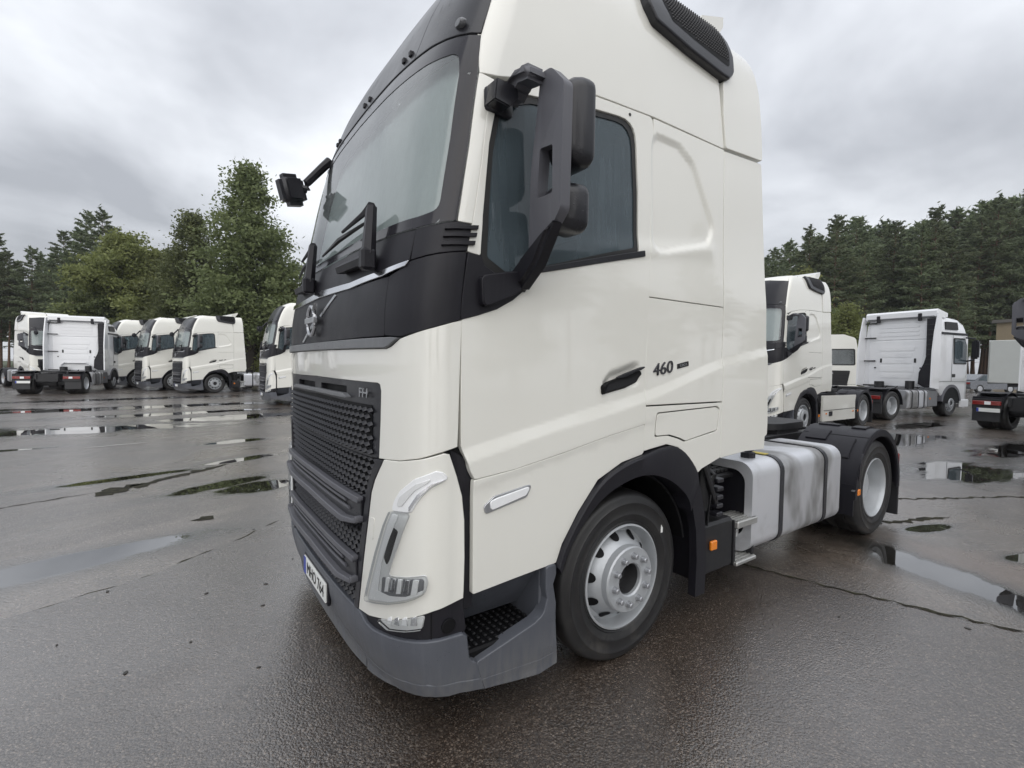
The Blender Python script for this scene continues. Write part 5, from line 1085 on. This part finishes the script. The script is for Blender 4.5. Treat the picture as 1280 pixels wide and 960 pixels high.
# ================================================================ other vehicles
def small_cab(loc, rz):
    t = tag(empty('tractor_truck', loc, R(rz)), 'small white lorry cab facing the camera between two tractor units at right', 'truck')
    MB().prism(fillet([(-1.15, .9), (1.15, .9), (1.2, 1.6), (1.18, 2.6), (1.05, 3.35, .25), (.5, 3.55), (-.5, 3.55), (-1.05, 3.35, .25), (-1.18, 2.6), (-1.2, 1.6)], .06), 'x', -1.35, .7).build('cab_body', PAINT, t, 30)
    MB().prism(fillet([(-1.02, 1.95), (1.02, 1.95), (.98, 2.72), (-.98, 2.72)], .1), 'x', -1.37, -1.3).build('windscreen', GLASSW, t)
    MB().prism(fillet([(-1.08, 1.90), (1.08, 1.90), (1.04, 2.78), (-1.04, 2.78)], .1), 'x', -1.36, -1.3).build('windscreen_seal', INK, t)
    g = MB().prism(fillet([(-.72, .72), (.72, .72), (.86, 1.62), (-.86, 1.62)], .06), 'x', -1.39, -1.3).build('grille', INK, t)
    for k in range(4): MB().box((-1.40, -.76, .84+k*.17), (-1.385, .76, .88+k*.17)).build('grille_bar', DARK2, g)
    MB().box((-1.405, -.10, 1.44), (-1.39, .10, 1.50)).build('badge', SATIN, g)
    b = MB().box((-1.42, -1.22, .30), (-1.1, 1.22, .88), .06, seg=2).build('bumper', PAINT, t)
    for sg in (-1, 1):
        MB().box((-1.43, sg*1.0-.16, .55), (-1.40, sg*1.0+.16, .75), .02).build('headlight', LAMPW, b)
        MB().box((-1.15, sg*1.42-.1, 1.9), (-1.02, sg*1.42+.1, 2.6), .04, seg=2).tube([(-1.1, sg*1.18, 2.6), (-1.1, sg*1.4, 2.55)], .03).build('door_mirror', DARK2, t)
        MB().prism([(-1.05, 1.85), (-.1, 1.85), (-.1, 2.65), (-.9, 2.65)], 'y', sg*1.19, sg*1.215).build('door_window', GLASSS, t)
        front_wheel(t, 0, sg*1.2)
    MB().box((-.8, -.43, .6), (4.5, .43, .9), .02).build('chassis_rail', CHASSIS, t)
    return t
small_cab((28.4, 8.9, 0), 24)
def box_trailer(loc, rz, L_, H_, label, m, lorry=False, letter=None, name='box_trailer'):
    t = tag(empty(name, loc, R(rz)), label, 'trailer')
    MB().box((0, -1.25, 1.05), (L_, 1.25, H_), .03).build('box_body', m, t)
    n = int(L_/1.1)
    for i in range(n+1):
        for sg in (-1, 1): MB().box((i*(L_-.06)/n, sg*1.262-.008, 1.08), (i*(L_-.06)/n+.05, sg*1.262+.008, H_-.05)).build('side_post', BOXW, t)
    for sg in (-1, 1):
        MB().box((0, sg*1.262-.012, H_-.10), (L_, sg*1.262+.012, H_+.01)).build('top_rail', PAINT2, t); MB().box((0, sg*1.262-.012, 1.0), (L_, sg*1.262+.012, 1.09)).build('bottom_rail', LIPGREY, t)
        for x in (L_-1.6, L_-2.9): rear_wheel(t, x, sg*1.2)
        if not lorry: MB().box((1.9, sg*.8-.06, .1), (2.05, sg*.8+.06, 1.05)).build('landing_leg', CHASSIS, t)
    MB().box((.2, -.5, .85), (L_-.1, .5, 1.06)).build('chassis_rail', CHASSIS, t)
    if letter:
        o = text_mesh(letter, 1.1, PLATEB, t, 'side_lettering', .01); o.matrix_local = Matrix.Translation((L_*.5, -1.275, 2.3)) @ Matrix.Rotation(R(90), 4, 'X')
    return t
box_trailer((36.0, 15.8, 0), 185-0, 9.0, 3.9, 'grey curtain-sided trailer with a dark blue letter behind the small white cab', TARP, letter='Z')
bt = box_trailer((35.0, 2.4, 0), -12, 6.5, 3.4, 'pale grey box body lorry behind the dark chassis at right', BOXW, lorry=True, name='box_lorry')
bt['category'] = 'lorry'
for sg in (-1, 1): MB().sector((4.9, 0, .49), .57, .60, R(178), R(2), sg*1.24, sg*.7, 20).build('rear_fender', DARK, bt, 40)
MB().prism(rrect(-1.22, -.62, .40, 1.0, .1, 5), 'x', 1.6, 2.7).build('fuel_tank', TANK, bt)
box_trailer((1.0, 48.5, 0), 5, 9.0, 3.6, 'white box trailer standing behind the dark tree trunk at left', BOXW)
def small_car(loc, rz):
    t = tag(empty('parked_car', loc, R(rz)), 'grey parked car in the gap beyond the white flat-backed cab', 'car')
    MB().prism(fillet([(-2.15, .30), (-2.18, .62), (-2.05, .80), (-1.15, .92), (1.55, .95), (2.1, .86), (2.15, .45), (2.05, .28)], .06), 'y', -.88, .88).build('body', CARP, t, 30)
    cb = MB().prism(fillet([(-1.20, .90), (-.45, 1.42), (.95, 1.44), (1.75, .93)], .08), 'y', -.76, .76).build('cabin', CARP, t, 30)
    for sg in (-1, 1):
        MB().prism(fillet([(-.95, .95), (-.42, 1.34), (.15, 1.36), (.15, .95)], .04), 'y', sg*.765, sg*.775).build('side_window', GLASSS, cb); MB().prism(fillet([(.23, .95), (.23, 1.36), (.90, 1.36), (1.40, .95)], .04), 'y', sg*.765, sg*.775).build('side_window', GLASSS, cb)
        for x in (-1.3, 1.3):
            w = MB().lathe([(0, 0), (.20, .005), (.215, .015), (.30, .02), (.325, -.02), (.325, -.18), (0, -.18)], (x, sg*.87, .325), 28, sg).build('wheel', RUBBER, t); MB().lathe([(0, .025), (.1, .02), (.20, .012), (.21, .0)], (x, sg*.875, .325), 24, sg).build('rim', SATIN, w)
        MB().box((-2.2, sg*.62-.16, .62), (-2.10, sg*.62+.16, .74), .02).build('headlight', LAMPW, t); MB().box((2.06, sg*.68-.14, .66), (2.17, sg*.68+.14, .82), .02).build('tail_light', RED, t)
        MB().box((-.80, sg*.92-.09, .93), (-.68, sg*.92+.09, 1.05), .02).build('wing_mirror', CARP, t)
    return t
small_car((50.5, 6.6, 0), 150)
def building(loc, rz):
    t = tag(empty('flat_roofed_building', loc, R(rz)), 'tan rendered building rising behind the pale box lorry at right', 'building')
    w = MB().box((-6, -4, 0), (6, 4, 7.2)).build('wall', TAN, t); MB().box((-6.3, -4.3, 7.2), (6.3, 4.3, 7.55)).build('roof', ROOFG, t)
    MB().box((-6.1, -4.1, 4.9), (2.0, -3.95, 5.15)).build('canopy', ROOFG, t)
    for z in (1.2, 4.9 if False else 5.4):
        for x in (-4.5, -1.5, 1.5, 4.5):
            f = MB().box((x-.6, -4.05, z), (x+.6, -3.97, z+1.3)).build('window', ROOFG, w); MB().box((x-.52, -4.06, z+.08), (x+.52, -4.045, z+1.22)).build('pane', GLASSS, f)
    for y in (-2, 1.5):
        f = MB().box((-6.05, y-.6, 5.3), (-5.97, y+.6, 6.5)).build('window', ROOFG, w); MB().box((-6.06, y-.52, 5.38), (-6.045, y+.52, 6.42)).build('pane', GLASSS, f)
building((80, 4.6, 0), -20)

# ================================================================ trees
def leaf_mesh(name, P, size, m, flat=.5, seed=0, aspect=.5):
    g = np.random.default_rng(seed); n = len(P); sz = size*g.uniform(.6, 1.35, n)
    d = g.normal(size=(n, 3)); d[:, 2] *= flat; d /= np.linalg.norm(d, axis=1, keepdims=True)
    e = g.normal(size=(n, 3)); e -= (e*d).sum(1, keepdims=True)*d; e /= np.linalg.norm(e, axis=1, keepdims=True)
    d *= sz[:, None]; e *= (sz*aspect)[:, None]
    V = np.stack([P-d, P+e*.9, P+d, P-e*.9], 1).reshape(-1, 3)
    me = bpy.data.meshes.new(name); me.vertices.add(4*n); me.vertices.foreach_set('co', V.ravel()); me.loops.add(4*n); me.loops.foreach_set('vertex_index', np.arange(4*n)); me.polygons.add(n)
    me.polygons.foreach_set('loop_start', np.arange(0, 4*n, 4)); me.update(calc_edges=True); me.materials.append(m); return me
def trunk_mesh(mb, H, r0, lean=0., n=9):
    pts = []; r = random.Random(int(H*100)); x = y = 0
    for i in range(n+1):
        t = i/n; pts.append((x, y, H*t)); x += r.uniform(-.03, .03)*H/n*2+lean/n; y += r.uniform(-.03, .03)*H/n*2
    mb.tube(pts, [r0*(1-.93*(i/n)**.9)+(.25*r0 if i == 0 else 0) for i in range(n+1)], 8); return pts
def at_h(pts, z):
    for a, b in zip(pts, pts[1:]):
        if a[2] <= z <= b[2]: t = (z-a[2])/(b[2]-a[2]); return np.array(a)*(1-t)+np.array(b)*t
    return np.array(pts[-1])
def pine(seed, H=20., low=.32):
    g = np.random.default_rng(seed); mb = MB(); tp = trunk_mesh(mb, H, .19); P = []
    nb = 105
    for i in range(nb):
        f = low+(1-low)*(i+g.uniform(0, 1))/nb; z = H*f; a = i*2.4+g.uniform(-.5, .5)
        prof = (1-f)/(1-low); L_ = H*(.024+.20*prof**.80*(1-.35*max(0, prof-.75)/.25))*g.uniform(.55, 1.2)
        b = at_h(tp, z); up = g.uniform(.35, 1.0) if f > .9 else (g.uniform(.08, .45) if f > .6 else g.uniform(-.15, .25)); dr = np.array([math.cos(a), math.sin(a), up]); tip = b+dr*L_
        if L_ > .8: mb.tube([b, (b+tip)/2+np.array([0, 0, -.04*L_]), tip], [.035, .022, .01], 4, False)
        n = int(46*L_/1.6)+14
        t = g.uniform(.25, 1.05, n)**.75; q = b+dr*L_*t[:, None]+g.normal(size=(n, 3))*np.array([.30, .30, .13])*L_*.34*(1.2-.5*t[:, None]); P.append(q)
    P.append(np.array(tp[-1])+g.normal(size=(60, 3))*np.array([.16, .16, .5])-np.array([0, 0, .5]))
    for k in range(9):    # dead stubs below the crown
        z = H*g.uniform(.12, low); a = g.uniform(0, 6.28); b = at_h(tp, z); mb.tube([b, b+np.array([math.cos(a), math.sin(a), .1])*g.uniform(.4, 1.2)], [.02, .006], 4, False)
    return mb, leaf_mesh('crown', np.concatenate(P), .24, PINEL, .6, seed, .30)
def broadleaf(seed, H, R_, m, leaf, dens=1.0, droop=0., conic=.5, low=.12, nb=60):
    g = np.random.default_rng(seed); mb = MB(); tp = trunk_mesh(mb, H*.86, H*.02+.05); P = []
    for i in range(nb):
        f = low+(.97-low)*((i+g.uniform(0, 1))/nb); z = H*f; a = i*2.399+g.uniform(-.4, .4); t_ = (f-low)/(1-low)
        rad = R_*((1-t_)*conic*1.25+(1-conic)*math.sin(math.pi*min(1, .18+.80*t_)))*g.uniform(.65, 1.15)+.35
        b = at_h(tp, z*.87); dr = np.array([math.cos(a), math.sin(a), g.uniform(.15, .75)-droop]); dr /= np.linalg.norm(dr); L_ = rad; tip = b+dr*L_
        mid = (b+tip)/2+np.array([0, 0, .06*L_]); mb.tube([b, mid, tip], [.02*H*.12+.03, .035, .012], 5, False)
        k = max(3, int(L_*2.2))
        for j in range(k):
            t = .35+.7*(j+g.uniform(0, 1))/k; c = b*(1-t)+tip*t+g.normal(size=3)*.22*L_*.5
            n = int(g.uniform(55, 105)*dens); s_ = g.uniform(.35, .8)*(.5+.09*H*.6)
            q = c+g.normal(size=(n, 3))*np.array([.50, .50, .30])*s_
            if droop: q[:, 2] -= np.abs(g.normal(size=n))*droop*1.4
            P.append(q)
    return mb, leaf_mesh('crown', np.concatenate(P), leaf, m, .8, seed, .55)
def proto(kind, mbm, bark):
    mb, cm = mbm; tm = mb.build('trunk', bark, None, 60); me = tm.data; bpy.data.objects.remove(tm); return (kind, me, cm)
PINES = [proto('pine_tree', pine(11+i, 20, lw), BARKP) for i, lw in enumerate((.34, .26, .42, .20))]
BIRCH = proto('birch_tree', broadleaf(31, 14, 4.4, WILLOWL, .145, 1.2, .12, .35, .10, 66), BARKD)
BIGT = proto('alder_tree', broadleaf(42, 19, 4.3, BROADL, .15, .85, .0, 1.0, .10, 92), BARKD)
WILL = proto('willow_tree', broadleaf(57, 12, 2.6, WILLOWL, .15, .9, .55, .35, .12, 50), BARKD)
BUSH = proto('birch_tree', broadleaf(63, 9, 3.2, BROADL, .15, 1.0, .05, .15, .06, 45), BARKD)
def tree(pr, x, y, s, rz, label, group=None, sz=None):
    t = tag(empty(pr[0], (x, y, 0), rz), label, 'tree', group); t.scale = (s, s, sz or s)
    link(bpy.data.objects.new('trunk', pr[1]), t); link(bpy.data.objects.new('crown', pr[2]), t); return t
CAMP = np.array([-2.1512, -3.1034]); FW = np.array([math.sin(yaw), math.cos(yaw)]); RT = np.array([math.cos(yaw), -math.sin(yaw)])
def polar(px, Z): return CAMP+FW*Z+RT*((px-640)/607.86*Z)
def T_(pr, px, Z, H, rz, label, group=None):
    base = {'pine_tree': 20., 'alder_tree': 19., 'willow_tree': 12.}.get(pr[0], 14. if pr is BIRCH else 9.); x, y = polar(px, Z); return tree(pr, x, y, H/base, rz, label, group)
T_(BIGT, 313, 42, 21.0, .4, 'tall pointed dark green tree with a black trunk between the trucks at left')
T_(BIGT, 243, 45, 17.3, 2.6, 'dark green broad tree leaning out left of the tall pointed one')
T_(BIRCH, 158, 50, 16.6, 1.0, 'light green round-crowned birch in the middle of the left tree line')
T_(BIRCH, 203, 52, 15.0, 3.0, 'light green birch crown right of the round one, behind the row of trucks')
T_(BUSH, 122, 48, 9.5, 2.0, 'low light green bushy tree at the left foot of the birches')
T_(BIRCH, 352, 44, 10.5, 5.0, 'dense green tree just left of the foreground truck')
rt = random.Random(12)
ORD = ['leftmost', 'second', 'third', 'fourth', 'fifth', 'sixth', 'seventh', 'eighth', 'ninth', 'tenth', 'eleventh', 'twelfth', 'thirteenth', 'fourteenth', 'fifteenth', 'sixteenth', 'seventeenth', 'eighteenth', 'nineteenth', 'twentieth']
def wood(name, items):
    """many trees of a wood joined into one object: (proto, x, y, scale, rotation)"""
    vs_, ls, ps, mi, no, lo = [], [], [], [], 0, 0
    for pr, x, y, sc_, rz in items:
        for slot, me in ((0, pr[1]), (1, pr[2])):
            n = len(me.vertices); co = np.empty(n*3, 'f'); me.vertices.foreach_get('co', co); co = co.reshape(-1, 3)*sc_
            if slot:      # a thinner crown with slightly larger leaves, leaf by leaf
                q4 = co.reshape(-1, 4, 3)[::5 if pr is BIRCH else 2]; c4 = q4.mean(1, keepdims=True); co = (c4+(q4-c4)*1.35).reshape(-1, 3); n = len(co)
            c, s_ = math.cos(rz), math.sin(rz); vs_.append(np.stack([co[:, 0]*c-co[:, 1]*s_+x, co[:, 0]*s_+co[:, 1]*c+y, co[:, 2]], -1))
            if slot: l_ = np.arange(n, dtype='i')
            else: l_ = np.empty(len(me.loops), 'i'); me.loops.foreach_get('vertex_index', l_)
            ls.append(l_+no); no += n
            if slot: q = np.arange(0, n, 4, dtype='i')
            else: q = np.empty(len(me.polygons), 'i'); me.polygons.foreach_get('loop_start', q)
            ps.append(q+lo); lo += len(l_); mi.append(np.full(len(q), slot if pr[2].materials[0] is PINEL else slot*2, 'i'))
    V = np.concatenate(vs_); Lq = np.concatenate(ls); Pq = np.concatenate(ps); me = bpy.data.meshes.new(name)
    me.vertices.add(len(V)); me.vertices.foreach_set('co', V.ravel()); me.loops.add(len(Lq)); me.loops.foreach_set('vertex_index', Lq); me.polygons.add(len(Pq)); me.polygons.foreach_set('loop_start', Pq)
    for m_ in (BARKP, PINEL, WILLOWL): me.materials.append(m_)
    me.polygons.foreach_set('material_index', np.concatenate(mi)); me.update(calc_edges=True)
    return tag(link(bpy.data.objects.new(name, me)), kind='stuff')
back = []
for i in range(14):
    px = -30+i*14.5+rt.uniform(-4, 4); Z = rt.uniform(64, 72); H = (rt.uniform(138, 168)-26*math.sin(px/26))*Z/607.86+1.7
    T_(PINES[(i*3+1) % 4], px, Z, H*.98, rt.uniform(0, 6.2), ORD[i]+' pine from the left in the dark row behind the left trucks', 'pines behind the left row of trucks')
for i in range(20):
    x, y = polar(-60+i*13+rt.uniform(-4, 4), rt.uniform(80, 100)); back.append((PINES[i % 4], x, y, rt.uniform(.85, 1.02), rt.uniform(0, 6)))
# right-hand wood
RTOP = ([940, 975, 1010, 1060, 1100, 1180, 1230, 1290, 1360], [132, 150, 166, 184, 178, 190, 205, 210, 214])
for i in range(20):
    px = 946+i*18.2+rt.uniform(-5, 5); Z = rt.uniform(60, 70); top = np.interp(px, *RTOP)+rt.uniform(-44, 14)
    T_(PINES[(i*3+2) % 4], px, Z, top*Z/607.86+1.7, rt.uniform(0, 6.2), ORD[i]+' pine from the left along the front of the right-hand wood', 'pines of the wood at right')
for i in range(64):
    px = 930+i*6.4+rt.uniform(-5, 5); Z = rt.choice([76, 85, 96])+rt.uniform(-3, 3); top = np.interp(px, *RTOP)+rt.uniform(-18, 4); x, y = polar(px, Z); back.append((PINES[i % 4], x, y, (top*Z/607.86+1.7)/20, rt.uniform(0, 6.2)))
for i in range(26):
    x, y = polar(330+i*24+rt.uniform(-8, 8), rt.uniform(78, 95)); back.append((PINES[i % 4], x, y, rt.uniform(.85, 1.05), rt.uniform(0, 6)))
wood('pine_wood', back)
T_(WILL, 997, 50, 13.8, .5, 'pale drooping willow rising above the nearer white cab roof at right')
T_(WILL, 1056, 44, 9.0, 2.5, 'pale green young tree between the white cabs at right')
T_(BUSH, 1035, 50, 9.0, 4.0, 'mid green bushy tree behind the roof of the neighbouring white cab')
T_(PINES[1], 1195, 55, 11.5, 1.0, 'young bluish pine in front of the wood above the flat-backed cab')
# the wood on the near side of the yard, behind the viewer: mirrored in paint and glass
wood('pine_wood', [(PINES[i % 4] if i % 3 else BIRCH, -26+i*5.2+rt.uniform(-1.5, 1.5), -26-rt.uniform(0, 5), rt.uniform(.72, .95), rt.uniform(0, 6)) for i in range(16)])
sheet('grass_verge', [(-90, 46), (-30, 52), (20, 62), (60, 50), (64, 30), (68, 10), (70, -60), (300, -60), (300, 300), (-200, 300), (-200, 46)], .02, GRASS)

# ================================================================ damp air
HZ = bpy.data.materials.new('damp_air'); HZ.use_nodes = True; hn = HZ.node_tree; hn.nodes.clear(); ho = hn.nodes.new('ShaderNodeOutputMaterial'); hv = hn.nodes.new('ShaderNodeVolumePrincipled')
hv.inputs['Color'].default_value = (.86, .88, .92, 1); hv.inputs['Density'].default_value = .00035; hv.inputs['Anisotropy'].default_value = .1; hn.links.new(hv.outputs[0], ho.inputs['Volume'])
tag(MB().box((-620, -620, -1), (720, 820, 27)).build('haze', HZ), kind='stuff')
